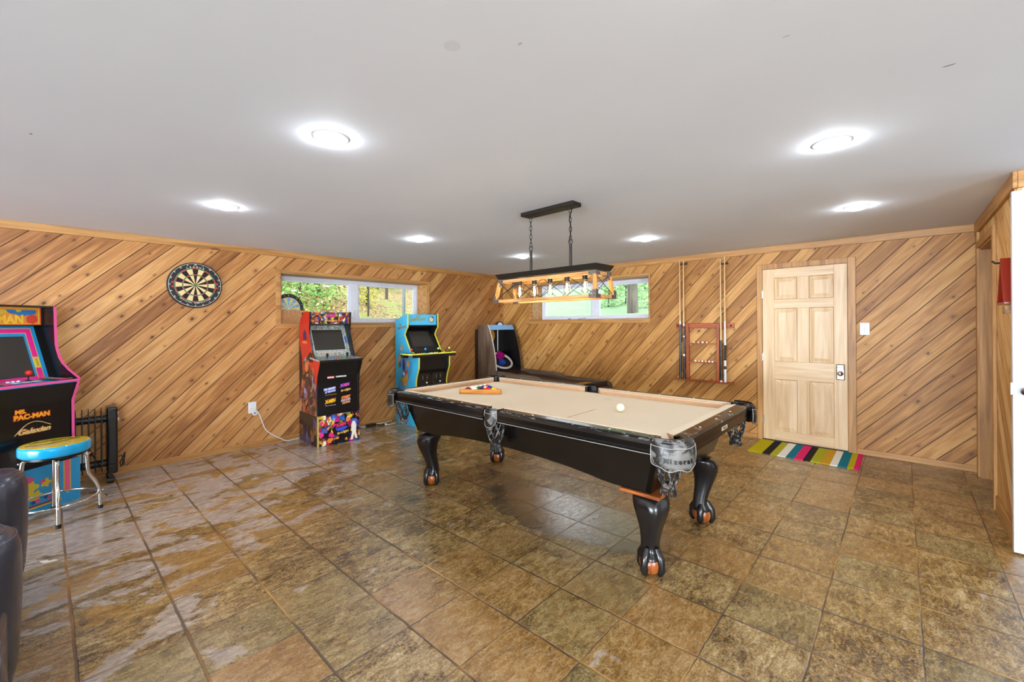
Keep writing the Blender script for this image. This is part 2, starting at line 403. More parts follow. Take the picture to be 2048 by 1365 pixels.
RY0, RY1, RZ0, RZ1 = -4.4, -1.2, .6, 1.95
struct('wall_far_right', MB().box(XE, XE+.2, YF-.2, RY0, 0, ZC).box(XE, XE+.2, RY1, YC, 0, ZC).box(XE, XE+.2, RY0, RY1, 0, RZ0).box(XE, XE+.2, RY0, RY1, RZ1, ZC), M_plaster)
GX0, GX1, GZ0, GZ1 = -4.2, 3.4, .05, 2.1
struct('wall_front', MB().box(XL, GX0, YF-.2, YF, 0, ZC).box(GX1, XE, YF-.2, YF, 0, ZC).box(GX0, GX1, YF-.2, YF, GZ1, ZC).box(GX0, GX1, YF-.2, YF, 0, GZ0), M_plaster)
# crown boards and base boards
struct('trim_1', MB().box(XL, XL+.018, YF, YB, ZC-.068, ZC), M_trimy, bevel=.003)
struct('trim_2', MB().box(XL+.018, XR-.018, YB-.018, YB, ZC-.072, ZC), M_trimx, bevel=.003)
struct('trim_3', MB().box(XR-.02, XR, YC-.02, YB-.018, ZC-.10, ZC), M_trimy, bevel=.003)
struct('trim_4', MB().box(XR, XE, YC-.02, YC, ZC-.10, ZC), M_trimx, bevel=.003)
struct('baseboard_left', MB().box(XL, XL+.014, YF, YB, 0, .062), M_trimy, bevel=.003)
struct('baseboard_back', MB().box(XL+.014, -1.285, YB-.014, YB, 0, .06).box(-.358, XR, YB-.014, YB, 0, .06), M_trimx, bevel=.003)
struct('baseboard_right', MB().box(XR-.014, XR, YC, DY0-.06, 0, .11), M_trimy, bevel=.003)
struct('trim_5', MB().box(XR-.012, XR+.0, YC, YC+.035, .11, ZC-.10), M_trimz, bevel=.002)
# corner post and cased opening on the right wall
o = struct('door_3', loc=(0,0,0), label='cased wooden opening in the right wall near the far corner')
obj('casing', MB().box(XR-.02, XR, DY1, DY1+.075, 0, ZC-.10).box(XR-.012, XR, DY1+.075, YB-.016, .0, ZC-.10).box(XR-.02, XR, DY0-.06, DY0, 0, DZ+.06).box(XR-.02, XR, DY0, DY1, DZ, DZ+.06), M_trimz, o, bevel=.003)
obj('jamb', MB().box(XR-.004, XR+.42, DY1-.016, DY1, 0, DZ).box(XR-.004, XR+.42, DY0, DY0+.016, 0, DZ).box(XR-.004, XR+.42, DY0+.016, DY1-.016, DZ-.016, DZ), M_trimz, o)
obj('slab', MB().box(XR+.42, XR+.46, DY0-.02, DY1+.02, 0, DZ+.02), M_trimz, o)

def window(name, horiz, a0, a1, z0, z1, wall, fdep, mull, sgn, casing_mat, label):
    """horiz 'y' -> left wall, 'x' -> back wall; wall = face coordinate, sgn = direction out of the house"""
    w = struct(name, label=label)
    def bx(mb, p0, p1, d0, d1, q0, q1):
        d0, d1 = wall + sgn*d0, wall + sgn*d1; d0, d1 = min(d0, d1), max(d0, d1)
        return mb.box(d0, d1, p0, p1, q0, q1) if horiz == 'y' else mb.box(p0, p1, d0, d1, q0, q1)
    cw = .052
    c = MB(); bx(c, a0-cw, a0, -.016, 0, z0-cw, z1+.03); bx(c, a1, a1+.02, -.016, 0, z0-cw, z1+.03); bx(c, a0, a1, -.016, 0, z1, z1+.03); bx(c, a0, a1, -.016, 0, z0-cw, z0)
    obj('casing', c, casing_mat, w, bevel=.003)
    r = MB(); bx(r, a0, a0+.012, 0, fdep+.06, z0, z1); bx(r, a1-.012, a1, 0, fdep+.06, z0, z1); bx(r, a0+.012, a1-.012, 0, fdep+.06, z1-.012, z1); bx(r, a0+.012, a1-.012, 0, fdep+.06, z0, z0+.012)
    obj('reveal', r, casing_mat, w)
    A0, A1, Z0, Z1 = a0+.012, a1-.012, z0+.012, z1-.012
    f = MB()
    t_ = .045
    bx(f, A0, A0+t_, fdep, fdep+.07, Z0, Z1); bx(f, A1-t_, A1, fdep, fdep+.07, Z0, Z1); bx(f, A0+t_, A1-t_, fdep, fdep+.07, Z1-t_, Z1); bx(f, A0+t_, A1-t_, fdep, fdep+.07, Z0, Z0+t_)
    bx(f, mull-.06, mull+.06, fdep-.005, fdep+.07, Z0+t_, Z1-t_)
    obj('frame', f, M_vinyl, w, bevel=.004)
    for b0, b1 in ((A0+t_, mull-.06), (mull+.06, A1-t_)):
        s = MB(); k = .022
        bx(s, b0, b0+k, fdep+.012, fdep+.05, Z0+t_, Z1-t_); bx(s, b1-k, b1, fdep+.012, fdep+.05, Z0+t_, Z1-t_); bx(s, b0+k, b1-k, fdep+.012, fdep+.05, Z1-t_-k, Z1-t_); bx(s, b0+k, b1-k, fdep+.012, fdep+.05, Z0+t_, Z0+t_+k)
        so = obj('sash', s, M_vinyl, w, bevel=.003)
        g = MB(); bx(g, b0+k, b1-k, fdep+.03, fdep+.034, Z0+t_+k, Z1-t_-k); obj('pane', g, M_glass, so)
        # folding crank on the sill rail
        m = (b0+b1)/2; h = MB(); bx(h, m-.04, m+.04, fdep-.012, fdep, Z0+.004, Z0+.03); bx(h, m-.01, m+.075, fdep-.024, fdep-.012, Z0+.012, Z0+.024)
        obj('crank', h, M_white, w, bevel=.003)
    l = MB(); bx(l, mull-.032, mull-.018, fdep-.02, fdep-.005, Z0+.09, Z0+.17); bx(l, mull+.018, mull+.032, fdep-.02, fdep-.005, Z0+.09, Z0+.17); obj('latch', l, M_white, w, bevel=.003)
    return w
window('window_1', 'y', W1y0, W1y1, W1z0, W1z1, XL, .262, 2.975, -1, M_trimy, 'long low window in the left wall above the arcade cabinets')
window('window_2', 'x', W2x0, W2x1, W2z0, W2z1, YB, .270, -3.692, 1, M_trimx, 'long low window in the back wall behind the hanging lamp')
w4 = struct('window_4'); f4 = MB()
for yy in (RY0, -2.83, RY1-.06): f4.box(XE+.06, XE+.14, yy, yy+.06, RZ0, RZ1)
f4.box(XE+.06, XE+.14, RY0, RY1, RZ0, RZ0+.06).box(XE+.06, XE+.14, RY0, RY1, RZ1-.06, RZ1); obj('frame', f4, M_vinyl, w4)
w3 = struct('window_3')  # added unseen glazing, made up to hold the fill light
f3 = MB()
for xx in (GX0, -1.1, GX1-.07): f3.box(xx, xx+.07, YF-.14, YF-.06, GZ0, GZ1)
f3.box(GX0, GX1, YF-.14, YF-.06, GZ0, GZ0+.07).box(GX0, GX1, YF-.14, YF-.06, GZ1-.07, GZ1)
obj('frame', f3, M_vinyl, w3)

# six-panel pine door
d = struct('door_1', loc=(0,0,0), label='unfinished six-panel pine door in the back wall')
dx0, dx1, dz0, dz1 = -1.222, -.430, .018, 2.012; fy = YB-.012
xs = [dx0, -1.105, -.878, -.768, -.545, dx1]; zs = [dz0, .128, .730, .938, 1.552, 1.655, 1.906, dz1]
st = MB()
for a, b in ((0,1),(4,5)): st.box(xs[a], xs[b], fy-.005, fy+.03, dz0, dz1)
for a, b in ((1,2),(3,4),(5,6)): st.box(xs[2], xs[3], fy-.005, fy+.03, zs[a], zs[b])
obj('stile', st, M_pinez, d, bevel=.002)
ra = MB()
for a, b in ((0,1),(2,3),(4,5),(6,7)): ra.box(xs[1], xs[4], fy-.005, fy+.03, zs[a], zs[b])
obj('rail', ra, M_pinex, d, bevel=.002)
for a, b in ((1,2),(3,4)):
    for p, q in ((1,2),(3,4),(5,6)):
        m = MB(); x0, x1, z0, z1 = xs[a], xs[b], zs[p], zs[q]
        def rect(i, y): return [(x0+i, y, z0+i), (x1-i, y, z0+i), (x1-i, y, z1-i), (x0+i, y, z1-i)]
        m.loft([rect(0, fy-.004), rect(.009, fy+.007), rect(.016, fy+.007), rect(.050, fy-.001)], caps=False)
        m.add(rect(.050, fy-.001), [(0,1,2,3)]); obj('panel', m, M_pinez, d)
c = MB().box(-1.282, -1.226, YB-.022, YB, 0, 2.075).box(-.427, -.358, YB-.022, YB, 0, 2.075).box(-1.226, -.427, YB-.022, YB, 2.016, 2.075)
obj('casing', c, M_trimz, d, bevel=.003)
h = MB()
for z in (.25, .98, 1.72): h.box(-1.228, -1.214, fy-.012, fy+.0, z-.045, z+.045)
obj('hinge', h, M_steel, d)
lk = MB(); M = frame((-.489, fy-.006, .85), (1,0,0), (0,0,1)); M = Matrix.Translation((-.489, fy-.006, .85))
lk.box(-.527, -.452, fy-.026, fy-.006, .768, .936)
lo = obj('lock', lk, M_steel, d, bevel=.012, seg=3); lo['label'] = 'brushed steel keypad door lock'
kp = MB().box(-.520, -.459, fy-.034, fy-.024, .872, .930); obj('keypad', kp, pm('#b9bcc0', .35, .5), lo, bevel=.006)
kb = MB().sphere((-.489, fy-.058, .838), .028); kb.tube([(-.489, fy-.02, .838), (-.489, fy-.05, .838)], .014); obj('knob', kb, M_chrome, lo, smooth=True)
for i in range(4):
    for j in range(3):
        pass
kt = MB()
for i in range(5): kt.box(-.514+.0105*i, -.507+.0105*i, fy-.0365, fy-.0338, .897, .908)
obj('keys', kt, pm('#5b5e66', .4), lo)
struct('door_1_sill', MB().box(-1.226, -.427, YB-.03, YB+.0, 0, .016), pm('#2c2522', .6), label='dark threshold under the pine door')
# white door on the wall that turns away at the right edge
d2 = struct('door_2', label='white door at the right edge of the view')
M_door2 = pm('#c3c8cf', .4)
obj('slab', MB().box(XR-.028, 1.32, YC-.045, YC-.006, .012, 2.16), M_door2, d2, bevel=.003)
pn = MB()
for z0, z1 in ((.15, .95), (1.0, 1.95)): pn.box(XR+.10, XR+.36, YC-.049, YC-.044, z0, z1)
obj('panel', pn, M_door2, d2, bevel=.004)
obj('knob', MB().sphere((.535, YC-.085, .975), .026).tube([(.535, YC-.045, .975), (.535, YC-.08, .975)], .011), M_steel, d2, smooth=True)
obj('hinge', MB().box(XR-.036, XR-.027, YC-.043, YC-.02, .95, 1.02), M_steel, d2)

# ------------------------------------------------------------------ ceiling downlights
M_lens = emit('downlight_lens', (.93, .965, 1, 1), 150)
def downlight():
    t = thing('ceiling_light', 'x', 'ceiling light', group='round white recessed ceiling lights')
    obj('trim_ring', MB().lathe([(.0645,-.0005),(.080,-.0005),(.080,-.003),(.076,-.005),(.066,-.005),(.0645,-.004)], n=40), M_white, t, smooth=True)
    obj('lens', MB().lathe([(.064,-.001),(.064,-.007),(.058,-.015),(.042,-.022),(.02,-.026),(.0001,-.0265)], n=40), M_lens, t, smooth=True)
    return t
proto = downlight()
LX, LY = (-3.71, -2.0, -.256), (.925, 2.648, 4.268)
spots = [((-2.0,.925), 'round recessed ceiling light with the largest glow, nearest the viewer on the left'),
         ((-3.715,.92), 'round recessed ceiling light nearest the dartboard wall'),
         ((-3.72,2.648), 'round recessed ceiling light above the middle of the left wall, left of the hanging lamp'),
         ((-3.69,4.265), 'small recessed ceiling light seen beside the left rod of the hanging lamp'),
         ((-2.0,4.288), 'round recessed ceiling light above the cue rack wall, just right of the hanging lamp'),
         ((-.257,4.255), 'round recessed ceiling light in front of the pine door, near the right corner'),
         ((-.255,2.648), 'large bright recessed ceiling light at the upper right'),]
extra = [(-.256,.925), (-3.715,-.85), (-2.0,-.85), (-.256,-.85), (1.5,.925), (1.5,2.648), (1.5,-.85), (-3.7,-2.4), (-.26,-2.4)]
for i, (p, lab) in enumerate(spots + [(e, 'round recessed ceiling light out of the view') for e in extra]):
    o = proto if i == 0 else dup(proto)
    o.location = (p[0], p[1], ZC); o['label'] = lab

# ------------------------------------------------------------------ hanging lamp over the table
lamp = thing('pendant_lamp', 'long farmhouse hanging lamp of wood and black metal with five clear bulbs', 'lamp', (-2.005, 2.637, 0), -1.5)
obj('canopy', MB().box(-.255, .255, -.055, .055, ZC-.03, ZC), M_iron, lamp, bevel=.003)
for x in (-.16, .16): obj('canopy_screw', MB().lathe([(.006,0),(.006,-.016),(.0001,-.018)], (x, 0, ZC-.03), 10), M_iron, lamp)
ZR = 1.985
for sx in (-.195, .195):
    ch = MB(); n = 7; L = (ZC-.03-ZR-.03)/n*1.0
    for i in range(n):
        zc = ZC-.045 - i*(ZC-.03-ZR-.03)/n - .012; a = R(90*(i % 2)+20); pts = []
        for k in range(16):
            b = 2*math.pi*k/16; p = math.cos(b)*.0095; q = math.sin(b)*(L*.62)
            pts.append((sx+p*math.cos(a), p*math.sin(a), zc+q))
        ch.tube(pts, .0024, 6, True)
    pts = [(sx+.018*math.cos(2*math.pi*k/20), 0, ZR+.012+.018*math.sin(2*math.pi*k/20)) for k in range(20)]
    ch.tube(pts, .003, 6, True)
    co = obj('chain', ch, M_iron, lamp, smooth=True)
    obj('rod', MB().tube([(sx,0,ZR-.004),(sx,0,1.79)], .011, 14), M_iron, lamp, smooth=True)
obj('cord', MB().tube([(.195+.012*math.sin(i*1.1), .014*math.cos(i*1.3), ZC-.03-(ZC-.03-ZR)*i/12) for i in range(13)], .003, 6), M_black, lamp, smooth=True)
T0, T1 = 1.765, 1.80
cap = MB().loft([[(-.472,-.098,1.762),(.472,-.098,1.762),(.472,.098,1.762),(-.472,.098,1.762)],[(-.49,-.118,T1),(.49,-.118,T1),(.49,.118,T1),(-.49,.118,T1)]])
obj('top_plate', cap, M_iron, lamp)
M_lampwx = wood('lamp_wood_x', '#8a5a2c', '#c08d52', '#d9ad72', 'x', .5, False, 2); M_lampwz = wood('lamp_wood_z', '#9c6326', '#c98a42', '#e0ad66', 'z', .5, False, 2)
tw, bw, tz, bz, lx, lb = .088, .118, 1.752, 1.578, .462, .482      # half widths at top and bottom
def bar(mb, p, q, w): # square bar between points
    d = Vector(q)-Vector(p); up = Vector((0,0,1)) if abs(d.normalized().z) < .8 else Vector((0,1,0))
    Mx = frame(p, d, up); mb.fbox(Mx, 0, d.length, -w, w, -w, w)
fr = MB()
for sy in (-1, 1):
    bar(fr, (-lx, sy*tw, tz-.012), (lx, sy*tw, tz-.012), .0115); bar(fr, (-lb, sy*bw, bz), (lb, sy*bw, bz), .0115)
for sx in (-1, 1):
    bar(fr, (sx*lx, -tw, tz-.012), (sx*lx, tw, tz-.012), .0115); bar(fr, (sx*lb, -bw, bz), (sx*lb, bw, bz), .0115)
obj('wooden_frame', fr, M_lampwx, lamp, bevel=.002)
for sx in (-1, 1):
    for sy in (-1, 1):
        p = MB(); bar(p, (sx*lx, sy*tw, tz-.012), (sx*lb, sy*bw, bz), .0125); po = obj('post', p, M_lampwz, lamp, bevel=.002)
        for f, ex in ((0, .045), (1, .045)):
            b = MB()
            c0 = Vector((sx*lx, sy*tw, tz-.012)).lerp(Vector((sx*lb, sy*bw, bz)), f); s_ = -1 if f == 0 else 1
            b.box(c0.x-.0145, c0.x+.0145, c0.y-.0145, c0.y+.0145, c0.z-.0145-(.03 if f == 0 else 0), c0.z+.0145+(.03 if f else 0))
            b.box(min(c0.x, c0.x-sx*ex), max(c0.x, c0.x-sx*ex), c0.y-.0135, c0.y+.0135, c0.z-.0135, c0.z+.0135)
            b.box(c0.x-.0135, c0.x+.0135, min(c0.y, c0.y-sy*ex), max(c0.y, c0.y-sy*ex), c0.z-.0135, c0.z+.0135)
            for dx, dy, dz in ((0,0,-.03*(1-2*f)), (-sx*.034,0,0), (0,-sy*.034,0), (0,0,0)):
                b.sphere((c0.x+dx+sx*.0145*(dx == 0), c0.y+dy+sy*0.0*(dy == 0), c0.z+dz), .0035, 8, 6, mi=1); b.sphere((c0.x+dx, c0.y+dy+sy*.0145*(dy == 0), c0.z+dz), .0035, 8, 6, mi=1)
            obj('corner_bracket', b, [pm('#77716b', .35, .8), M_black], po)
xw = MB()
for sy in (-1, 1):
    for i in range(4):
        a0, a1 = -lx+2*lx*i/4, -lx+2*lx*(i+1)/4; b0, b1 = -lb+2*lb*i/4, -lb+2*lb*(i+1)/4
        xw.tube([(a0, sy*tw, tz-.02), (b1, sy*bw, bz+.01)], .0022, 6); xw.tube([(a1, sy*tw, tz-.02), (b0, sy*bw, bz+.01)], .0022, 6)
for sx in (-1, 1):
    xw.tube([(sx*lx, -tw, tz-.02), (sx*lb, bw, bz+.01)], .0022, 6); xw.tube([(sx*lx, tw, tz-.02), (sx*lb, -bw, bz+.01)], .0022, 6)
obj('cross_wire', xw, M_black, lamp)
M_fil = emit('lamp_filament', (1, .74, .45, 1), 90)
for i in range(5):
    x = -.32 + .16*i
    s = obj('socket', MB().lathe([(.0001,1.768),(.022,1.768),(.022,1.745),(.019,1.742),(.019,1.706),(.0001,1.706)], (x,0,0), 20), M_iron, lamp, smooth=True)
    g = obj('bulb', MB().lathe([(.013,1.708),(.015,1.695),(.024,1.672),(.0295,1.648),(.0285,1.632),(.019,1.613),(.0001,1.606)], (x,0,0), 24), M_bulbglass, lamp, smooth=True)
    fl = MB()
    for k in range(6):
        a = k*math.pi/3; r_ = .007
        fl.tube([(x+r_*.5*math.cos(a), r_*.5*math.sin(a), 1.69), (x+r_*math.cos(a+.3), r_*math.sin(a+.3), 1.628)], .0026, 6)
    obj('filament', fl, M_fil, g)

# ------------------------------------------------------------------ pool table
PT = thing('pool_table', 'black eight-foot pool table with tan cloth, leather net pockets and claw feet', 'pool table', (-2.035, 2.68, 0))
HX, HY, ZRail, ZBed = 1.265, .675, .822, .782
M_tblk = NT('table_black'); _c = M_tblk.coord(); _n = M_tblk.noise(_c, 9, 4, .6)[0]
_z = M_tblk.sep(_c)[2]; _w = M_tblk.math('MULTIPLY', M_tblk.mapr(_z, .806, .820, 0, 1), M_tblk.mapr(M_tblk.noise(M_tblk.scale(_c, (1, 1, 6), (3, 8, 1)), 14, 5, .7)[0], .55, .62, 0, .75))
M_tblk = M_tblk.set(M_tblk.mix(_w, M_tblk.mix(M_tblk.mapr(_n, .64, .74, 0, .15), srgb('#0b0908'), srgb('#221a14')), srgb('#8d8f8e')), .2)
M_tbrown = M_tblk
_t = NT('tan_cloth'); _c = _t.coord(); _n = _t.noise(_c, 1.8, 3)[0]; _f = _t.noise(_c, 420, 2)[0]
_t.set(_t.mix(_n, srgb('#d5c6ac'), srgb('#dfd1ba')), .95, spec=.15); _t.bump(_f, .2, .001); M_cloth = _t.mat
M_cush = pm('#c6a382', .9, 0, .05, .15)
M_sight = pm('#e9e2d2', .4); M_scuff = pm('#8d8f90', .5, 0, .3); M_stitch = pm('#9b9791', .6)
# bed cloth with cut-outs is one slab
bedo = obj('bed_cloth', MB().box(-HX+.10, HX-.10, -HY+.10, HY-.10, .735, ZBed), M_cloth, PT)
ln = MB().box(-.0025+.43, .0025+.43, -.41, -.05, ZBed, ZBed+.0006); obj('string_line', ln, pm('#7a6a58', .9), bedo)
mk_ = MB().tube([(.26+.012*i, .36+.018*math.sin(i*.7), ZBed+.0004) for i in range(6)], .0014, 5); obj('chalk_mark', mk_, pm('#8c7c68', .9), bedo)
RO = .082      # wooden rail width
def rail_prof(o):  # outward coordinate o: 0 = outer face
    return [(0,.742),(0,.752),(-.004,.756),(-.004,.760),(0,.764),(-.001,.792),(.002,.812),(.016,ZRail),(RO,ZRail),(RO,.79),(RO-.01,.735),(.01,.735)]
def rails(nm, mk, mat):
    pass
PC = .128      # gap half-length at corners measured along the rail
def long_rail(sy, x0, x1):
    m = MB(); pr = rail_prof(0)
    m.loft([[(x0, sy*(HY-p[0]), p[1]) for p in pr], [(x1, sy*(HY-p[0]), p[1]) for p in pr]])
    for k in range(1, 4):
        x = x0 + (x1-x0)*k/4; m.lathe([(.006,0),(.006,.0012),(.0001,.0014)], (x, sy*(HY-.045), ZRail), 10, mi=1)
    r = obj('rail', m, [M_tblk, M_sight], PT)
    c = MB(); n = .052; f = .045; s0 = sy
    def sec(x, ins): return [(x, s0*(HY-RO), ZRail+.002), (x, s0*(HY-RO-n*ins), ZRail-.002), (x, s0*(HY-RO-n*ins), ZRail-.012), (x, s0*(HY-RO-n*.7*ins), ZBed), (x, s0*(HY-RO), ZBed)]
    e0 = x0+.0; e1 = x1-.0
    c.loft([sec(e0, .05), sec(e0+f, 1), sec(e1-f, 1), sec(e1, .05)])
    for k in range(0): pass
    obj('cushion', c, M_cush, PT)
    cl = MB().loft([[(e0, s0*(HY-RO), ZRail+.0005), (e0, s0*(HY-RO-.002), ZRail+.003), (e0+f, s0*(HY-RO-n), ZRail-.0005), (e0+f, s0*(HY-RO), ZRail+.0005)], [(e1, s0*(HY-RO), ZRail+.0005), (e1, s0*(HY-RO-.002), ZRail+.003), (e1-f, s0*(HY-RO-n), ZRail-.0005), (e1-f, s0*(HY-RO), ZRail+.0005)]])
    obj('cushion_top', cl, M_cloth, PT)
    ls = MB().box(x0, x1, sy*HY-.001 if sy > 0 else -HY-.0012, sy*HY+.0012 if sy > 0 else -HY+.001, .7435, .7465); obj('edge_line', ls, M_stitch, r)
for sy in (-1, 1):
    long_rail(sy, -HX+PC, -.068); long_rail(sy, .068, HX-PC)
def end_rail(sx):
    m = MB(); pr = rail_prof(0); y0, y1 = -HY+PC, HY-PC
    m.loft([[(sx*(HX-p[0]), y0, p[1]) for p in pr], [(sx*(HX-p[0]), y1, p[1]) for p in pr]])
    for k in range(1, 4):
        y = y0 + (y1-y0)*k/4; m.lathe([(.006,0),(.006,.0012),(.0001,.0014)], (sx*(HX-.045), y, ZRail), 10, mi=1)
    r = obj('rail', m, [M_tbrown, M_sight], PT)
    c = MB(); n = .052; f = .045
    def sec(y, ins): return [(sx*(HX-RO), y, ZRail+.002), (sx*(HX-RO-n*ins), y, ZRail-.002), (sx*(HX-RO-n*ins), y, ZRail-.012), (sx*(HX-RO-n*.7*ins), y, ZBed), (sx*(HX-RO), y, ZBed)]
    c.loft([sec(y0, .05), sec(y0+f, 1), sec(y1-f, 1), sec(y1, .05)]); obj('cushion', c, M_cush, PT)
    cl = MB().loft([[(sx*(HX-RO), y0, ZRail+.0005), (sx*(HX-RO-.002), y0, ZRail+.003), (sx*(HX-RO-n), y0+f, ZRail-.0005), (sx*(HX-RO), y0+f, ZRail+.0005)], [(sx*(HX-RO), y1, ZRail+.0005), (sx*(HX-RO-.002), y1, ZRail+.003), (sx*(HX-RO-n), y1-f, ZRail-.0005), (sx*(HX-RO), y1-f, ZRail+.0005)]])
    obj('cushion_top', cl, M_cloth, PT)
    if sx > 0:
        pl = obj('name_plate', MB().box(HX, HX+.002, -.05, .05, .766, .788), pm('#cfcbb0', .3, .4), r)
        text('plate_lettering', 'Mizerak', .02, M_black, pl, frame((HX+.002, 0, .777), (0,1,0), (0,0,1)), .0006, width=.06)
for sx in (-1, 1): end_rail(sx)
# apron: four tapering boards with a shallow arch under each long side
ax0, ax1, ay0, ay1, az0, az1 = 1.125, 1.045, .585, .515, .735, .483
for sy in (-1, 1):
    m = MB(); lo, hi = [], []
    N = 28
    for i in range(N+1):
        t_ = -1 + 2*i/N; arch = .055*max(0, 1-(t_/.74)**2)**.8 if abs(t_) < .74 else 0
        zb = az1 + arch; f = (az0-zb)/(az0-az1); y = ay0+(ay1-ay0)*f; x = ax0+(ax1-ax0)*f
        lo.append((t_*x, sy*y, zb)); hi.append((t_*ax0, sy*ay0, az0))
    inn = [(p[0], p[1]-sy*.03, p[2]) for p in lo]; inh = [(p[0], p[1]-sy*.03, p[2]) for p in hi]
    m.loft([hi, lo, inn, inh], closed=False); m.loft([inh, hi], closed=False)
    obj('apron', m, M_tblk, PT)
for sx in (-1, 1):
    m = MB(); m.loft([[(sx*ax0, -ay0, az0), (sx*ax0, ay0, az0), (sx*(ax0-.03), ay0-.0, az0), (sx*(ax0-.03), -ay0, az0)], [(sx*ax1, -ay1, az1), (sx*ax1, ay1, az1), (sx*(ax1-.03), ay1, az1), (sx*(ax1-.03), -ay1, az1)]])
    obj('apron', m, M_tblk, PT)
# legs
M_ball = wood('foot_ball_wood', '#6a3312', '#9a5220', '#b06a30', 'z', .25, False, 3)
def leg(sx, sy):
    c = (sx*.985, sy*.395); d = Vector((sx*.6, sy*.8, 0)).normalized()
    prof = [(.462,.086,.004),(.44,.094,.022),(.40,.096,.042),(.36,.088,.050),(.31,.072,.046),(.25,.058,.030),(.19,.050,.012),(.145,.048,.004),(.122,.054,.008),(.106,.060,.016),(.092,.061,.020),(.086,.052,.020)]
    loops = []
    for z, r, off in prof:
        l = []
        for k in range(20):
            a = 2*math.pi*k/20; rr = r*(1+.08*math.cos(4*(a-math.atan2(d.y, d.x))))*(1.0)
            l.append((c[0]+d.x*off+rr*math.cos(a), c[1]+d.y*off+rr*math.sin(a), z))
        loops.append(l)
    m = MB().loft(loops); lg = obj('leg', m, M_blackg, PT, smooth=True, sub=1)
    cx, cy = c[0]+d.x*.020, c[1]+d.y*.020
    obj('foot_ball', MB().sphere((cx, cy, .0625), .0625, 28, 18), M_ball, lg, smooth=True)
    cl = MB(); a0 = math.atan2(d.y, d.x)
    for k in range(4):
        a = a0 + R(45) + k*R(90); u = Vector((math.cos(a), math.sin(a), 0))
        P = [Vector((cx, cy, 0)) + u*r + Vector((0,0,z)) for r, z in ((.034,.15),(.048,.122),(.060,.096),(.065,.072),(.065,.044),(.058,.020),(.050,.012))]
        cl.tube(P, [.016,.021,.0245,.020,.023,.016,.011], 10)
    obj('claw', cl, M_blackg, lg, smooth=True)
    if sx > 0 and sy < 0:
        pl = MB().box(c[0]-.115, c[0]+.115, c[1]-.135, c[1]+.135, .462, .480)
        obj('leg_plate', pl, wood('leg_plate_wood', '#6a3010', '#98501f', '#a8632c', 'x', .35, False, 3) if not bpy.data.materials.get('leg_plate_wood') else bpy.data.materials['leg_plate_wood'], lg, bevel=.004)
for sx in (-1, 1):
    for sy in (-1, 1): leg(sx, sy)
# pockets: worn leather shield, rim and a net of leather thongs
_t = NT('worn_leather'); _c = _t.coord(); _n = _t.noise(_c, 16, 5, .65, .6)[0]
_x = _t.sep(_c); _d = None
for _i, _v in enumerate((HX-.012, -HY+.012, .736)):
    _q = _t.math('SUBTRACT', _x[_i], _v); _q = _t.math('MULTIPLY', _q, _q); _d = _q if _d is None else _t.math('ADD', _d, _t.math('MULTIPLY', _q, 4.0 if _i == 2 else 1.0))
_worn = _t.mapr(_t.math('ADD', _t.math('SQRT', _d), _t.math('MULTIPLY', _t.math('SUBTRACT', _n, .5), .18)), .07, .095, 1, 0)
_t.set(_t.mix(_t.math('MAXIMUM', _t.mapr(_n, .54, .59, 0, 1), _worn), srgb('#15120f'), srgb('#6a6763')), .42); _t.bump(_n, .4, .004); M_leather = _t.mat
_t = NT('net_leather'); _c = _t.coord(); _n = _t.noise(_c, 45, 3, .6)[0]
_t.set(_t.mix(_t.mapr(_n, .5, .62, 0, 1), srgb('#0d0b0a'), srgb('#6c6661')), .5); M_net = _t.mat
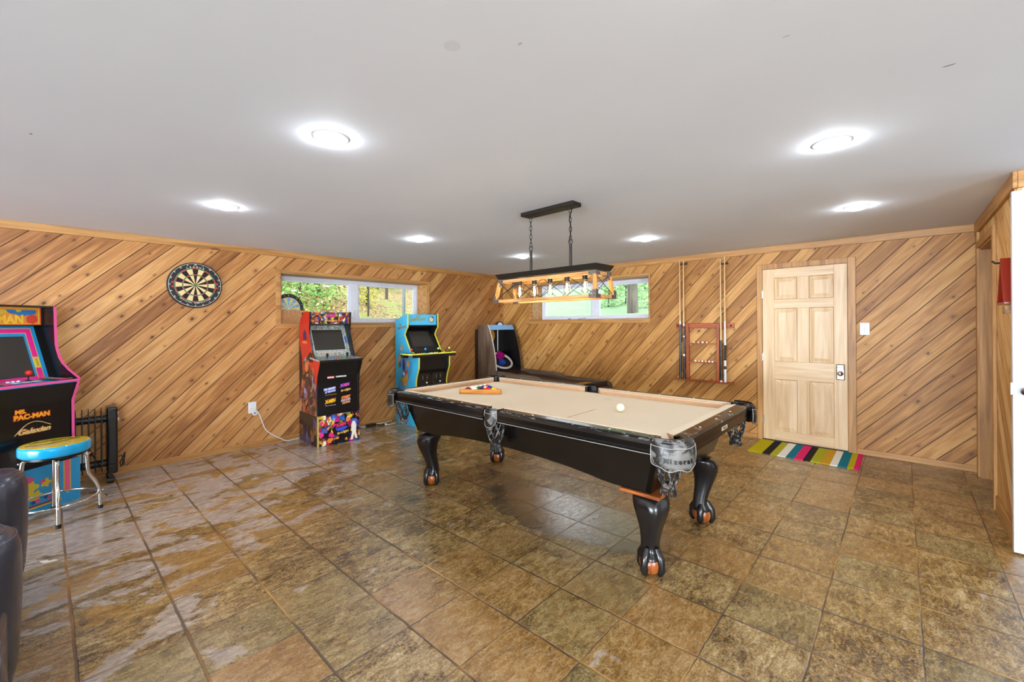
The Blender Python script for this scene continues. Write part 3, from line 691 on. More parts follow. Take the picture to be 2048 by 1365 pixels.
def pocket(cx, cy, ang, span, rad, ztop, zbot, side=False):
    """cx,cy centre of the arc, ang = outward direction in degrees"""
    N = 22; loops = []; ed = []
    M_ = 8
    for i in range(N+1):
        t_ = -1+2*i/N; a = R(ang)+R(span)*t_; col = []
        zb = zbot + (.030*abs(t_)**4 + .006*math.cos(t_*9.5) if not side else .05*abs(t_)**3)
        for j in range(M_+1):
            f = j/M_; z = ztop+(zb-ztop)*f; r = rad + .012*math.sin(f*2.2) - .004*f
            if f < .12: r -= (.12-f)*.14
            col.append((cx+r*math.cos(a), cy+r*math.sin(a), z))
        loops.append(col); ed.append(col[-1])
    m = MB(); m.loft(loops, closed=False)
    inner = [[(cx+(Vector((p[0]-cx, p[1]-cy)).length-.006)*math.cos(math.atan2(p[1]-cy, p[0]-cx)), cy+(Vector((p[0]-cx, p[1]-cy)).length-.006)*math.sin(math.atan2(p[1]-cy, p[0]-cx)), p[2]) for p in l] for l in loops]
    m.loft(inner, closed=False)
    po = obj('pocket', m, M_leather, PT, smooth=True)
    st = MB(); path = [loops[0][k] for k in range(2, M_)] + ed + [loops[-1][k] for k in range(M_-1, 1, -1)]
    st.tube([Vector(p)+Vector((math.cos(R(ang))*.002, math.sin(R(ang))*.002, .004)) for p in path], .0017, 6); obj('stitching', st, M_stitch, po)
    wl = MB(); wl.tube([l[2] for l in loops], .0016, 6); obj('piping', wl, M_stitch, po)
    # throat: dark leather liner; a black disc on the cloth paints the hole's darkness
    ri = MB(); rr = .060 if not side else .058; gx, gy = cx-(.012 if not side else .0)*math.cos(R(ang)), cy-(.012 if not side else .0)*math.sin(R(ang))
    N2 = 20; aa_ = [R(ang)+R(112)*(-1+2*i/N2) for i in range(N2+1)]
    for z0_, z1_ in ((.745, ZRail+.003),):
        ri.loft([[(gx+q*math.cos(a), gy+q*math.sin(a), z0_) for a in aa_ for q in (rr,)]+[(gx+(rr+.006)*math.cos(a), gy+(rr+.006)*math.sin(a), z0_) for a in reversed(aa_)],
                 [(gx+rr*math.cos(a), gy+rr*math.sin(a), z1_) for a in aa_]+[(gx+(rr+.006)*math.cos(a), gy+(rr+.006)*math.sin(a), z1_) for a in reversed(aa_)]])
    ri.lathe([(rr-.001, ZBed-.01), (rr-.001, ZBed+.0012), (.0001, ZBed+.0012)], (gx, gy, 0), 28); obj('rim', ri, M_black, po)
    nt = MB(); K = 7; z0, z1 = .742, .585
    def rn(f): return (rr-.004)*(1+.12*math.sin(f*math.pi))*(1-.42*f**2.2)
    H = 2.6
    for s_ in (1, -1):
        for k in range(K):
            pts = []
            for q in range(17):
                f = q/16; a = 2*math.pi*k/K + s_*f*H*math.pi/K + .12*math.sin(f*H*math.pi*2)*0
                pts.append((gx+rn(f)*math.cos(a), gy+rn(f)*math.sin(a), z0+(z1-z0)*f))
            nt.tube(pts, .0056, 6)
    nt.lathe([(rn(1)+.002, z1+.006), (rn(1)+.002, z1-.022), (rn(1)-.004, z1-.03), (.0001, z1-.03)], (gx, gy, 0), 20)
    for k in range(16):
        a = 2*math.pi*k/16; nt.tube([(gx+rn(1)*math.cos(a), gy+rn(1)*math.sin(a), z1-.012), (gx+(rn(1)+.004)*math.cos(a), gy+(rn(1)+.004)*math.sin(a), z1-.052)], .0045, 5)
    obj('net', nt, M_net, po, smooth=True)
    # collar joining the rails behind the shield
    cb = MB(); a_ = [R(ang)+R(span)*(-1+2*i/16) for i in range(17)]
    cb.loft([[(cx+(rad-.004)*math.cos(a), cy+(rad-.004)*math.sin(a), ZRail+.004) for a in a_]+[(cx+(rr+.004)*math.cos(a), cy+(rr+.004)*math.sin(a), ZRail+.004) for a in reversed(a_)],
             [(cx+(rad-.004)*math.cos(a), cy+(rad-.004)*math.sin(a), ZRail-.03) for a in a_]+[(cx+(rr+.004)*math.cos(a), cy+(rr+.004)*math.sin(a), ZRail-.03) for a in reversed(a_)]])
    obj('collar', cb, M_leather, po)
    return po
for sx, sy, an in ((1,-1,-45),(1,1,45),(-1,1,135),(-1,-1,225)):
    po = pocket(sx*(HX-.088), sy*(HY-.088), an, 68, .112, ZRail+.01, .688)
    if (sx, sy) == (1, -1):
        a = R(-45); n = Vector((math.cos(a), math.sin(a), 0)); tx = Vector((-math.sin(a), math.cos(a), 0))
        c0 = Vector((HX-.085, -HY+.085, .733)) + n*.1105
        for i, ch_ in enumerate('Mizerak'):
            th = (-3+i)*.021/.122; aa = a+th; nn = Vector((math.cos(aa), math.sin(aa), 0)); tt = Vector((-math.sin(aa), math.cos(aa), 0))
            text('lettering', ch_, .034, M_black, po, frame(Vector((HX-.088, -HY+.088, .738))+nn*.1265, tt, (0,0,1)), .003, bold=.0006)
for sy in (-1, 1): pocket(0, sy*(HY-.052), 90*sy, 52, .066, ZRail+.006, .700, True)

# balls
def ball_mat(name, col, stripe):
    t = NT(name); c = srgb(col); wht = srgb('#f3efe2'); co = t.coord(); x = t.sep(co)
    az = t.math('ABSOLUTE', x[2]); ay = t.math('ABSOLUTE', x[1])
    spot = t.math('LESS_THAN', t.math('ADD', t.math('MULTIPLY', x[0], x[0]), t.math('MULTIPLY', x[2], x[2])), .0085**2)
    if stripe: base = t.mix(t.math('GREATER_THAN', az, .016), c, wht)
    else: base = t.mix(0.0, c, c)
    t.set(t.mix(spot, base, wht), .12); return t.mat
BR = .0286
def ball(loc, mat, label, rot):
    o = obj('billiard_ball', MB().sphere((0,0,0), BR, 28, 18), mat, smooth=True, loc=loc); o.rotation_euler = rot
    return tag(o, label, 'billiard ball', 'billiard balls in the wooden triangle')
fa, fb = Vector((-2.845, 2.452)), Vector((-2.570, 2.648))
u2 = (fb-fa).normalized(); n2 = Vector((-u2.y, u2.x)); fm = (fa+fb)/2
# the triangle: front bar along u2, apex away
side = .371; hgt = side*.866
tri = thing('ball_rack', 'golden wooden triangle rack full of billiard balls on the tan cloth', 'rack', (fm.x, fm.y, ZBed+.0006), math.degrees(math.atan2(u2.y, u2.x)))
M_rackw = wood('rack_wood', '#a05f16', '#c47f25', '#d8993f', 'x', .35, False, 3)
def tri_bar(a, b, w=.012, z1=.041):
    m = MB(); d_ = Vector((b[0]-a[0], b[1]-a[1], 0)); Mx = frame((a[0], a[1], 0), d_, (-d_.y, d_.x, 0)); m.fbox(Mx, 0, d_.length, 0, w, 0, z1); return m
A_, B_, C_ = (-side/2, 0), (side/2, 0), (0, hgt)
for a, b in ((A_, B_), (B_, C_), (C_, A_)): obj('rack_side', tri_bar(a, b), M_rackw, tri, bevel=.002)
jt = MB()
for p in (A_, B_):
    s_ = 1 if p == A_ else -1
    for k in range(3): jt.box(min(p[0], p[0]+s_*.014), max(p[0], p[0]+s_*.014), -.0006, .002, .005+k*.015, .012+k*.015)
obj('finger_joint', jt, pm('#3b2210', .5), tri)
specs = [('#7d1622',0,'solid maroon ball at the left front corner of the triangle rack'),('#e8711c',1,'orange striped ball in the front row of the triangle rack'),('#1a1a1a',0,'black ball in the front row of the triangle rack'),('#c8201f',0,'solid red ball in the front row of the triangle rack'),('#e8ac20',0,'solid yellow ball at the right front corner of the triangle rack'),
         ('#1f7a45',1,'green striped ball in the second row of the triangle rack'),('#128245',0,'solid green ball in the second row of the triangle rack'),('#d23a2a',1,'red striped ball in the second row of the triangle rack'),('#2a2f86',1,'blue striped ball in the second row of the triangle rack'),
         ('#e6b92a',1,'yellow striped ball in the middle row of the triangle rack'),('#4a2a70',0,'solid purple ball in the middle row of the triangle rack'),('#24309a',0,'solid blue ball in the middle row of the triangle rack'),
         ('#503080',1,'purple striped ball in the fourth row of the triangle rack'),('#d86018',0,'solid orange ball in the fourth row of the triangle rack'),
         ('#6e1820',1,'maroon striped ball at the far tip of the triangle rack')]
k_ = 0
for row in range(5):
    cnt = 5-row; yy = .012+BR+.0006+row*BR*1.735
    for j in range(cnt):
        xx = (j-(cnt-1)/2)*BR*2.003; p = fm + u2*xx + n2*yy
        col, stp, lab = specs[k_]; rr = random.Random(k_)
        ball((p.x, p.y, ZBed+BR+.0004), ball_mat('ball_%s_%d' % (col.strip('#'), stp), col, stp), lab, (rr.uniform(-.9,.9), rr.uniform(-.9,.9), rr.uniform(0,6)))
        k_ += 1
o = obj('cue_ball', MB().sphere((0,0,0), BR, 28, 18), pm('#eee6c4', .12, 0, .02), smooth=True, loc=(-1.432, 2.668, ZBed+BR+.0004)); tag(o, 'plain ivory cue ball alone on the tan cloth', 'billiard ball')

# ------------------------------------------------------------------ arcade cabinets
def ribbon(mb, pts, y0, y1, t, mi=0):
    for (a, b) in zip(pts[:-1], pts[1:]):
        d_ = Vector((b[0]-a[0], b[1]-a[1])).normalized(); n_ = Vector((d_.y, -d_.x))*t
        mb.loft([[(a[0], y0, a[1]), (b[0], y0, b[1]), (b[0]+n_.x, y0, b[1]+n_.y), (a[0]+n_.x, y0, a[1]+n_.y)], [(a[0], y1, a[1]), (b[0], y1, b[1]), (b[0]+n_.x, y1, b[1]+n_.y), (a[0]+n_.x, y1, a[1]+n_.y)]], mi=mi)
def slabp(a, b, y0, y1, t, mi=0):
    m = MB(); ribbon(m, [a, b], y0, y1, t, mi); return m
def sframe(a, b, off=0.0):
    """frame on a slab seen from the front: x to the viewer's right, y from a up to b"""
    d_ = Vector((b[0]-a[0], 0, b[1]-a[1])).normalized(); n_ = Vector((d_.z, 0, -d_.x))
    return frame(Vector((a[0], 0, a[1])) + n_*off, (0,1,0), d_)
def decal(mb, M, poly, h=.0012, z=0, mi=0): mb.prism([p for p in poly], M @ Matrix.Translation((0,0,z)), h, mi)
def rectp(x0, y0, x1, y1): return [(x0,y0),(x1,y0),(x1,y1),(x0,y1)]
def blob(cx, cy, rx, ry, seed, n=14, jag=.25):
    r_ = random.Random(seed); return [(cx+rx*math.cos(2*math.pi*i/n)*(1+jag*r_.uniform(-1,1)), cy+ry*math.sin(2*math.pi*i/n)*(1+jag*r_.uniform(-1,1))) for i in range(n)]
def stick(parent, M, x, y, col, hgt=.055, r=.0165, shaft=M_steel, black=False):
    m = MB(); b = MB()
    p0 = M @ Vector((x, y, 0)); p1 = M @ Vector((x, y, hgt)); nrm = (M.to_3x3() @ Vector((0,0,1))).normalized()
    m.tube([p0, p1], .0045, 8); m.tube([p0, p0+nrm*.004], .018, 16)
    s_ = obj('joystick', m, M_black, parent, smooth=True)
    if black: b.tube([p0+nrm*.016, p0+nrm*.03, p0+nrm*.055, p0+nrm*.066], [.007,.012,.015,.008], 12)
    else: b.sphere(tuple(p1), r, 16, 10)
    obj('ball_top', b, col, s_, smooth=True)
def button(parent, M, x, y, col, r=.0125):
    p0 = M @ Vector((x, y, 0)); nrm = (M.to_3x3() @ Vector((0,0,1))).normalized()
    m = MB(); m.tube([p0, p0+nrm*.006], r, 14); m.tube([p0+nrm*.006, p0+nrm*.009], r*.75, 14); obj('button', m, col, parent, smooth=True)
M_screen = NT('screen_off').set(srgb('#35312c'), .14, spec=.6)

# --- A: black cabinet with pink edging, far left
PA = Vector((-4.946, .197)); angA = 34.7; WA = Vector((-math.sin(R(angA)), math.cos(R(angA)))); cA = PA + WA*-.262
A = thing('arcade_cabinet', 'black upright arcade cabinet with pink edging and blue screen surround, far left behind the stool', 'arcade machine', (cA.x, cA.y, 0), angA)
hw = .262
M_pink = pm('#e8569a', .35); M_hot = pm('#e3158a', .4); M_blueA = pm('#1b8fc9', .4); M_yelA = pm('#d9b838', .4)
sideA = [(-.056,.338),(-.056,.50),(-.058,.80),(-.007,.936),(.003,.977),(-.09,1.04),(-.150,1.095),(-.180,1.139),(-.203,1.2),(-.2155,1.2533),(-.221,1.40),(-.225,1.549),(-.25,1.561),(-.47,1.561),(-.47,.338)]
for s in (-1, 1):
    y0, y1 = (-hw, -hw+.016) if s < 0 else (hw-.016, hw)
    so = obj('side_panel', MB().xz(sideA, y0, y1), M_blackg, A)
    e = MB(); ribbon(e, sideA[:13], y0-.001, y1+.001, .004); obj('edge_trim', e, M_pink, so)
yi = hw-.016
obj('front_panel', slabp((-.072,.338), (-.072,.798), -yi, yi, .006), M_blackg, A)
fp = obj('upper_panel', slabp((-.070,.800), (-.012,.955), -yi, yi, .006), M_black, A)
obj('lower_ledge', MB().box(-.072, -.03, -yi, -yi+.14, .545, .565), M_blackg, A)
dk = MB(); ribbon(dk, [(.004,.962), (-.27,.974)][::-1], -yi, yi, .014); 
dko = obj('control_deck', dk, pm('#2296cf', .35), A)
obj('deck_edge', MB().box(-.008, .012, -yi-.001, yi+.001, .955, .972), M_pink, dko)
Md = sframe((.004,.962), (-.27,.998)); Md = frame((.004, 0, .980), (0,1,0), (-.274, 0, .012))
dp = MB(); decal(dp, Md, rectp(.150, .004, .186, .27)); decal(dp, Md, rectp(-.186, .004, -.150, .27)); obj('deck_stripe', dp, M_hot, dko)
dy = MB()
for a in (.145, .186): decal(dy, Md, rectp(a, .012, a+.006, .27)); decal(dy, Md, rectp(-a-.006, .012, -a, .27))
decal(dy, Md, rectp(.196, .006, .215, .03)); obj('deck_pinstripe', dy, M_yelA, dko)
dw = MB()
for i in range(3):
    for j in range(2): decal(dw, Md, rectp(-.14+.062*i, .03+.022*j, -.095+.062*i, .044+.022*j))
obj('deck_caption', dw, pm('#e8eef2', .5), dko)
stick(dko, Md, 0, .11, pm('#d8281e', .25), .06, .021); 
for i in range(3): button(dko, Md, -.12+.03*i, .11, pm('#e8eef2', .3), .011)
b0, b1 = (-.235,.970), (-.385,1.395); hb = .215
bz_ = obj('bezel', slabp(b0, b1, -yi, yi, .008), M_black, A)
Mb = sframe(b0, b1, .008); L = math.hypot(b1[0]-b0[0], b1[1]-b0[1])
def ring(mb, M, x0, y0, x1, y1, w, z, mi=0):
    for p in (rectp(x0,y0,x0+w,y1), rectp(x1-w,y0,x1,y1), rectp(x0+w,y1-w,x1-w,y1), rectp(x0+w,y0,x1-w,y0+w)): decal(mb, M, p, .001, z, mi)
m = MB(); ring(m, Mb, -hb, .0, hb, L, .085, 0); obj('bezel_blue', m, M_blueA, bz_)
m = MB(); ring(m, Mb, -hb+.030, .0, hb-.030, L-.022, .034, .001); obj('bezel_pink', m, M_hot, bz_)
m = MB(); ring(m, Mb, -hb+.026, .0, hb-.026, L-.018, .004, .0012); ring(m, Mb, -hb+.064, .0, hb-.064, L-.056, .004, .0012)
for s in (-1, 1): decal(m, Mb, rectp(s*(hb-.047)-.0185, .10, s*(hb-.047)+.0185, .19), .001, .0022)
obj('bezel_yellow', m, M_yelA, bz_)
text('bezel_caption', 'SERVICE', .012, M_black, bz_, frame(Mb @ Vector((hb-.047, .145, .0034)), (Mb.to_3x3() @ Vector((0,-1,0))), (Mb.to_3x3() @ Vector((1,0,0)))), .0006, width=.06)
obj('screen', MB().prism(rectp(-hb+.085, .03, hb-.085, L-.085), Mb @ Matrix.Translation((0,0,.0012)), .002), M_screen, A)
obj('marquee_box', MB().box(-.44, -.335, -yi, yi, 1.405, 1.553), M_black, A)
obj('hood', MB().xz([(-.335,1.405),(-.385,1.395),(-.42,1.395),(-.42,1.405)], -yi, yi), M_black, A)
obj('top_panel', MB().box(-.47, -.225, -yi, yi, 1.548, 1.561).box(-.47, -.455, -yi, yi, 0.34, 1.548), M_black, A)
Mm = frame((-.335, 0, 1.409), (0,1,0), (0,0,1)); mqo = obj('marquee', MB().prism(rectp(-.236, 0, .236, .142), Mm, .003), pm('#e0551f', .35), A)
m = MB(); decal(m, Mm, rectp(-.226, .006, .226, .136), .001, .003); obj('marquee_border', m, pm('#efc23c', .35), mqo)
m = MB(); decal(m, Mm, rectp(-.214, .010, .216, .128), .001, .004); obj('marquee_ground', m, pm('#e8863c', .35), mqo)
m = MB(); decal(m, Mm, [(.0,.118),(.20,.118),(.20,.088),(.15,.078),(.12,.068),(.04,.09)], .001, .005); decal(m, Mm, rectp(-.2, .088, -.05, .118), .001, .005); obj('marquee_sky', m, pm('#1574b8', .35), mqo)
text('marquee_title', 'PAC-MAN', .07, pm('#f0c52a', .35), mqo, frame((-.335+.0055, -.04, 1.409+.042), (0,1,0), (0,0,1)), .0012, width=.32, height=.072, bold=.003)
m = MB(); decal(m, Mm, blob(.172, .045, .036, .038, 5, 16, .12), .001, .0066); obj('marquee_patch', m, pm('#d8432c', .35), mqo)
m = MB(); decal(m, Mm, blob(-.02, .104, .05, .022, 8, 12, .3), .001, .0066); decal(m, Mm, blob(.09, .112, .02, .012, 9, 9, .3), .001, .0066); obj('marquee_flower', m, M_yelA, mqo)
Mf = sframe((-.066,.338), (-.066,.798), .0004)
M_lredA, M_lyel = pm('#c02a1c', .4), pm('#f2b020', .4)
def shadowed(nm, s, M, x, y, w, h, parent, c1, c2, shear=0):
    text(nm, s, .05, c2, parent, M @ Matrix.Translation((x, y, 0)), .001, width=w*1.05, height=h*1.3, bold=.006, shear=shear)
    text(nm, s, .05, c1, parent, M @ Matrix.Translation((x, y, .001)), .001, width=w, height=h, bold=.002, shear=shear)
fpo = [o for o in A.children if o.name.startswith('front_panel')][0]
shadowed('title_lettering', 'MS.', Mf, -.075, .425, .065, .030, fpo, M_lyel, M_lredA); shadowed('title_lettering', 'PAC-MAN', Mf, -.005, .383, .215, .036, fpo, M_lyel, M_lredA)
shadowed('script_lettering', 'Galaxian', Mf, .005, .272, .20, .04, fpo, pm('#e2c079', .4), pm('#7c2a14', .4), .35)
sw = MB(); sw.tube([Mf @ Vector(((-.11+.22*i/20), .255+.075*math.sin(math.pi*i/20)*(1-.3*i/20)+.04*i/20, .001)) for i in range(21)], .0025, 6); obj('swoosh', sw, pm('#e2c079', .4), fpo)
rz_ = obj('riser', MB().box(-.47, -.004, -hw, hw, 0, .338), M_black, A)
Mr = frame((-.004, 0, 0), (0,1,0), (0,0,1)); rf = obj('riser_face', MB().prism(rectp(-hw, 0, hw, .338), Mr, .004), pm('#2c9bd4', .4), A)
Mr = frame((0, 0, 0), (0,1,0), (0,0,1))
m = MB(); decal(m, Mr, [(.145,.338),(.195,.338),(.195,.10),(.175,.075),(.145,.105)]); decal(m, Mr, rectp(-.262, .040, .13, .052)); obj('riser_band', m, M_yelA, rf)
m = MB(); decal(m, Mr, [(.153,.338),(.187,.338),(.187,.11),(.172,.09),(.153,.115)], .001, .0012); obj('riser_stripe', m, pm('#ec5f94', .4), rf)
m = MB(); decal(m, Mr, rectp(-.262, .052, .12, .064)); obj('riser_line', m, pm('#7d2038', .4), rf)
m = MB()
for i, (bx_, by_, br_) in enumerate(((-.075,.20,.055),(-.03,.13,.035),(-.10,.12,.04),(.03,.21,.03))):
    decal(m, Mr, [(bx_+br_*(1+.22*math.cos(5*a_))*math.cos(a_), by_+br_*(1+.22*math.cos(5*a_))*math.sin(a_)) for a_ in [2*math.pi*k/40 for k in range(40)]], .001, .0002*i)
obj('riser_flower', m, pm('#dcc032', .4), rf)
m = MB()
for i, (bx_, by_, br_) in enumerate(((-.075,.265,.03),(.09,.115,.024),(-.02,.09,.018),(.055,.09,.016),(-.12,.085,.016),(.01,.225,.016))): decal(m, Mr, blob(bx_, by_, br_, br_*.8, i+30, 10, .25), .001, .0014)
obj('riser_petal', m, pm('#df4f86', .4), rf)
m = MB()
for i, (bx_, by_) in enumerate(((.03,.10),(.075,.085),(-.05,.085),(.11,.14),(-.14,.12))): decal(m, Mr, blob(bx_, by_, .014, .012, i+60, 8, .3), .001, .0016)
obj('riser_leaf', m, pm('#24408f', .4), rf)

# --- B: red-sided cabinet on a printed riser
PB = Vector((-4.905, 2.086)); angB = -2.2; WB = Vector((-math.sin(R(angB)), math.cos(R(angB)))); cB = PB+WB*.25
B = thing('arcade_cabinet', 'red-sided upright arcade cabinet on a printed riser, under the left window', 'arcade machine', (cB.x, cB.y, 0), angB)
hw = .25; K = (.004,.003,.004,1)
cm1 = [(0, K), (.30, srgb('#3d2a7a')), (.40, srgb('#c4701e')), (.52, srgb('#d8c02c')), (.60, K), (.70, srgb('#b3262a')), (.80, srgb('#e8d9c4')), (.86, srgb('#d81f7c')), (.93, srgb('#2a62b8'))]
cm2 = [(0, srgb('#5a2f1c')), (.25, srgb('#a8522f')), (.42, srgb('#c98a62')), (.52, srgb('#3e2a5c')), (.62, srgb('#8a6a2c')), (.72, srgb('#2a170d')), (.84, srgb('#b86a3a')), (.93, srgb('#9c8fae'))]
M_comic = comic('riser_print', cm1, 19, .55, .28); M_comicm = comic('marquee_print', cm1, 30, .5, .3); M_comics = comic('side_print', cm2, 13, .5, .35, (1,1,.7)); M_comicd = comic('dark_print', [(0,K),(.62,srgb('#2a1c3c')),(.74,srgb('#7a4a1c')),(.86,K),(.94,srgb('#544a80'))], 12, .4, .3, (1,1,.6))
M_news = comic('grey_comic_print', [(0,srgb('#8f978f')),(.3,srgb('#b9beb4')),(.5,srgb('#6f786f')),(.65,srgb('#9fa79f')),(.8,srgb('#596060')),(.9,srgb('#c6c9be'))], 60, .3, .35)
sideB = [(0,.352),(0,.72),(.02,.82),(.075,.93),(.095,.985),(.0,.992),(-.10,1.02),(-.145,1.10),(-.185,1.20),(-.218,1.29),(-.228,1.345),(-.215,1.41),(-.205,1.552),(-.33,1.552),(-.42,1.53),(-.49,1.47),(-.54,1.38),(-.54,.352)]
for s in (-1, 1):
    y0, y1 = (-hw, -hw+.016) if s < 0 else (hw-.016, hw)
    so = obj('side_panel', MB().xz(sideB, y0, y1), pm('#b81f14', .35) if s < 0 else M_black, B)
    e = MB(); ribbon(e, sideB[:13], y0-.0005, y1+.0005, .003); obj('edge_trim', e, M_black, so)
    if s < 0:
        Ms = frame((0, -hw, 0), (1,0,0), (0,0,1))
        a_ = MB(); decal(a_, Ms, [(-.54,.352),(-.002,.352),(-.002,.70),(-.06,.72),(-.07,.86),(-.11,.93),(-.17,.86),(-.25,.99),(-.33,1.02),(-.42,.95),(-.46,.70),(-.50,.60),(-.54,.56)], .0012)
        obj('side_art', a_, M_comics, so)
        a_ = MB(); decal(a_, Ms, [(-.54,.56),(-.50,.62),(-.44,.80),(-.45,.99),(-.51,1.14),(-.54,1.2)], .0012); decal(a_, Ms, [(-.30,1.0),(-.20,.96),(-.11,.96),(-.13,1.06),(-.2,1.08)], .0012, .0004); obj('side_shadow', a_, pm('#1c0d0a', .4), so)
        a_ = MB(); decal(a_, Ms, blob(-.36, 1.27, .06, .06, 4, 12, .35), .001, .0004); obj('side_badge', a_, pm('#2b1450', .4), so)
        a_ = MB(); decal(a_, Ms, blob(-.36, 1.19, .075, .018, 6, 12, .4), .001, .0006); decal(a_, Ms, blob(-.30, .90, .05, .06, 16, 12, .2), .001, .0016); obj('side_flash', a_, pm('#d06a2a', .4), so)
yi = hw-.016
obj('back_panel', MB().box(-.54, -.528, -yi, yi, .352, 1.38), M_black, B)
fpo = obj('front_panel', slabp((-.012,.352), (-.012,.852), -yi, yi, .006), M_blackg, B)
obj('upper_panel', slabp((-.010,.80), (.072,.985), -yi, yi, .006), M_black, B)
dko = obj('control_deck', MB().xz([(.098,.978),(.098,.992),(-.20,1.02),(-.20,1.0)], -hw-.002, hw+.002), M_news, B)
obj('deck_lip', MB().box(.088, .100, -hw-.003, hw+.003, .972, .994), M_black, dko)
Md = frame((.096, 0, .9925), (0,1,0), (-.296, 0, .028))
stick(dko, Md, -.13, .10, M_black, .062, .015, black=True); stick(dko, Md, .105, .10, M_black, .062, .015, black=True)
for i, c_ in enumerate(('#1f6fd0','#c8202c','#2a9a3a')):
    button(dko, Md, -.075+.055*i, .07, pm(c_, .25), .015); button(dko, Md, .155+.03*i, .07, pm(c_, .25), .013); button(dko, Md, -.065+.055*i, .105, pm(('#c8202c','#2a9a3a','#1f6fd0')[i], .25), .013)
b0, b1 = (-.19,1.015), (-.375,1.385); L = math.hypot(b1[0]-b0[0], b1[1]-b0[1])
bz_ = obj('bezel', slabp(b0, b1, -yi, yi, .008), M_news, B); Mb = sframe(b0, b1, .008)
m = MB(); ring(m, Mb, -.19, .075, .19, L-.055, .006, .0); obj('bezel_line', m, pm('#c9cdc9', .35), bz_)
m = MB()
for x_, y_, s_ in ((.207,.23,.02),(.21,.20,.018),(-.21,.26,.018),(-.207,.17,.016)): decal(m, Mb, blob(x_, y_, .014, s_*1.6, int(s_*999), 9, .3), .001, .0008)
obj('bezel_art', m, pm('#2a5fae', .4), bz_)
m = MB(); decal(m, Mb, rectp(-.15, .045, .15, .062)); obj('bezel_caption_strip', m, pm('#b9a79a', .4), bz_)
obj('screen', MB().prism(rectp(-.184, .08, .184, L-.06), Mb, .002), M_screen, B)
obj('marquee_box', MB().xz([(-.24,1.408),(-.24,1.548),(-.50,1.548),(-.50,1.40),(-.375,1.385)], -yi, yi), M_black, B)
Mm = frame((-.24, 0, 1.41), (0,1,0), (0,0,1)); mqo = obj('marquee', MB().prism(rectp(-yi, 0, yi, .138), Mm, .004), M_comicm, B)
shadowed('title_lettering', 'X-MEN', Mm @ Matrix.Translation((0,0,.0045)), .01, .095, .12, .034, mqo, pm('#d8345f', .4), pm('#26348f', .4), .2); shadowed('title_lettering', 'Street Fighter', Mm @ Matrix.Translation((0,0,.0045)), .01, .035, .15, .03, mqo, pm('#d8b24a', .4), pm('#4a3312', .4), .2)
Mf = frame((-.006, 0, .352), (0,1,0), (0,0,1))
rb = MB(); decal(rb, Mf, rectp(-.132, .420, -.048, .444), .001, .0002); obj('logo_box', rb, pm('#c8323a', .4), fpo)
text('maker_lettering', 'MARVEL', .03, pm('#f2e9e6', .4), fpo, Mf @ Matrix.Translation((-.09, .432, .0014)), .0008, width=.075, height=.018, bold=.001)
text('maker_lettering', 'CAPCOM', .03, pm('#d8d4cc', .4), fpo, Mf @ Matrix.Translation((.032, .434, .0004)), .0008, width=.125, height=.019, bold=.002)
def skew(M, k):
    S = Matrix.Identity(4); S[1][0] = k; return M @ S
Mk = skew(Mf, .12)
shadowed('game_lettering', 'THE CHILDREN', Mk, -.105, .312, .135, .026, fpo, pm('#e4e6f4', .4), pm('#2a34a0', .4), .2); shadowed('game_lettering', 'OF THE ATOM', Mk, -.098, .280, .12, .022, fpo, pm('#cfd4f0', .4), pm('#2a34a0', .4), .2)
text('game_caption', 'MARVEL SUPER HEROES', .02, pm('#c88a28', .4), fpo, Mf @ Matrix.Translation((-.088, .232, .0004)), .0008, width=.13)
shadowed('game_lettering', 'X-MEN', Mk, .075, .318, .115, .032, fpo, pm('#e04a8a', .4), pm('#3040b8', .4), .2); shadowed('game_lettering', 'Street Fighter', Mk, .088, .258, .12, .032, fpo, pm('#e0b860', .4), pm('#5a3a18', .4), .2)
shadowed('game_lettering', 'X-MEN', Mk, -.098, .168, .125, .040, fpo, pm('#f0c41e', .4), pm('#9a3a12', .4), .2)
text('game_caption', 'MUTANT APOCALYPSE', .02, pm('#d8d8e0', .4), fpo, Mf @ Matrix.Translation((-.095, .108, .0004)), .0008, width=.12)
shadowed('game_lettering', 'STREET', Mk, .085, .172, .11, .030, fpo, pm('#ef8a3a', .4), pm('#8a2a18', .4), .2); shadowed('game_lettering', 'FIGHTER', Mk, .085, .138, .115, .026, fpo, pm('#b9b4c8', .4), pm('#6a3a2a', .4), .2); shadowed('game_lettering', 'ALPHA', Mk, .09, .108, .10, .022, fpo, pm('#e8a868', .4), pm('#7a3018', .4), .2)
rs = obj('riser', MB().box(-.54, 0, -hw, hw, 0, .352), M_black, B)
rf = obj('riser_front', MB().box(0, .004, -hw, hw, .0, .352), M_comic, B)
obj('riser_side', MB().box(-.54, 0, -hw-.003, -hw, .0, .352), M_comicd, B)
obj('riser_corner', MB().box(0, .006, -hw-.002, -hw+.018, 0, .352), pm('#b59a52', .4), B)
Mr = frame((.0045, 0, 0), (0,1,0), (0,0,1)); Mk = skew(Mr, .12)
bk = MB(); decal(bk, Mr, blob(.02, .155, .11, .075, 77, 18, .2), .0008); decal(bk, Mr, blob(.03, .06, .05, .05, 78, 14, .25), .0008); obj('riser_ground', bk, M_black, rf)
Mk = Mk @ Matrix.Translation((0,0,.001))
shadowed('riser_lettering', 'X-MEN', Mk, .022, .215, .125, .036, rf, pm('#e03a6a', .4), pm('#8a1440', .4), .2)
dm = MB(); decal(dm, Mk, [(-.04,.19),(.09,.185),(.10,.165),(.03,.14),(-.03,.16)], .0008); obj('riser_wedge', dm, pm('#2a4ac0', .4), rf)
shadowed('riser_lettering', 'Street Fighter', Mk, .045, .122, .14, .036, rf, pm('#d8b460', .4), pm('#6a4a1c', .4), .2)
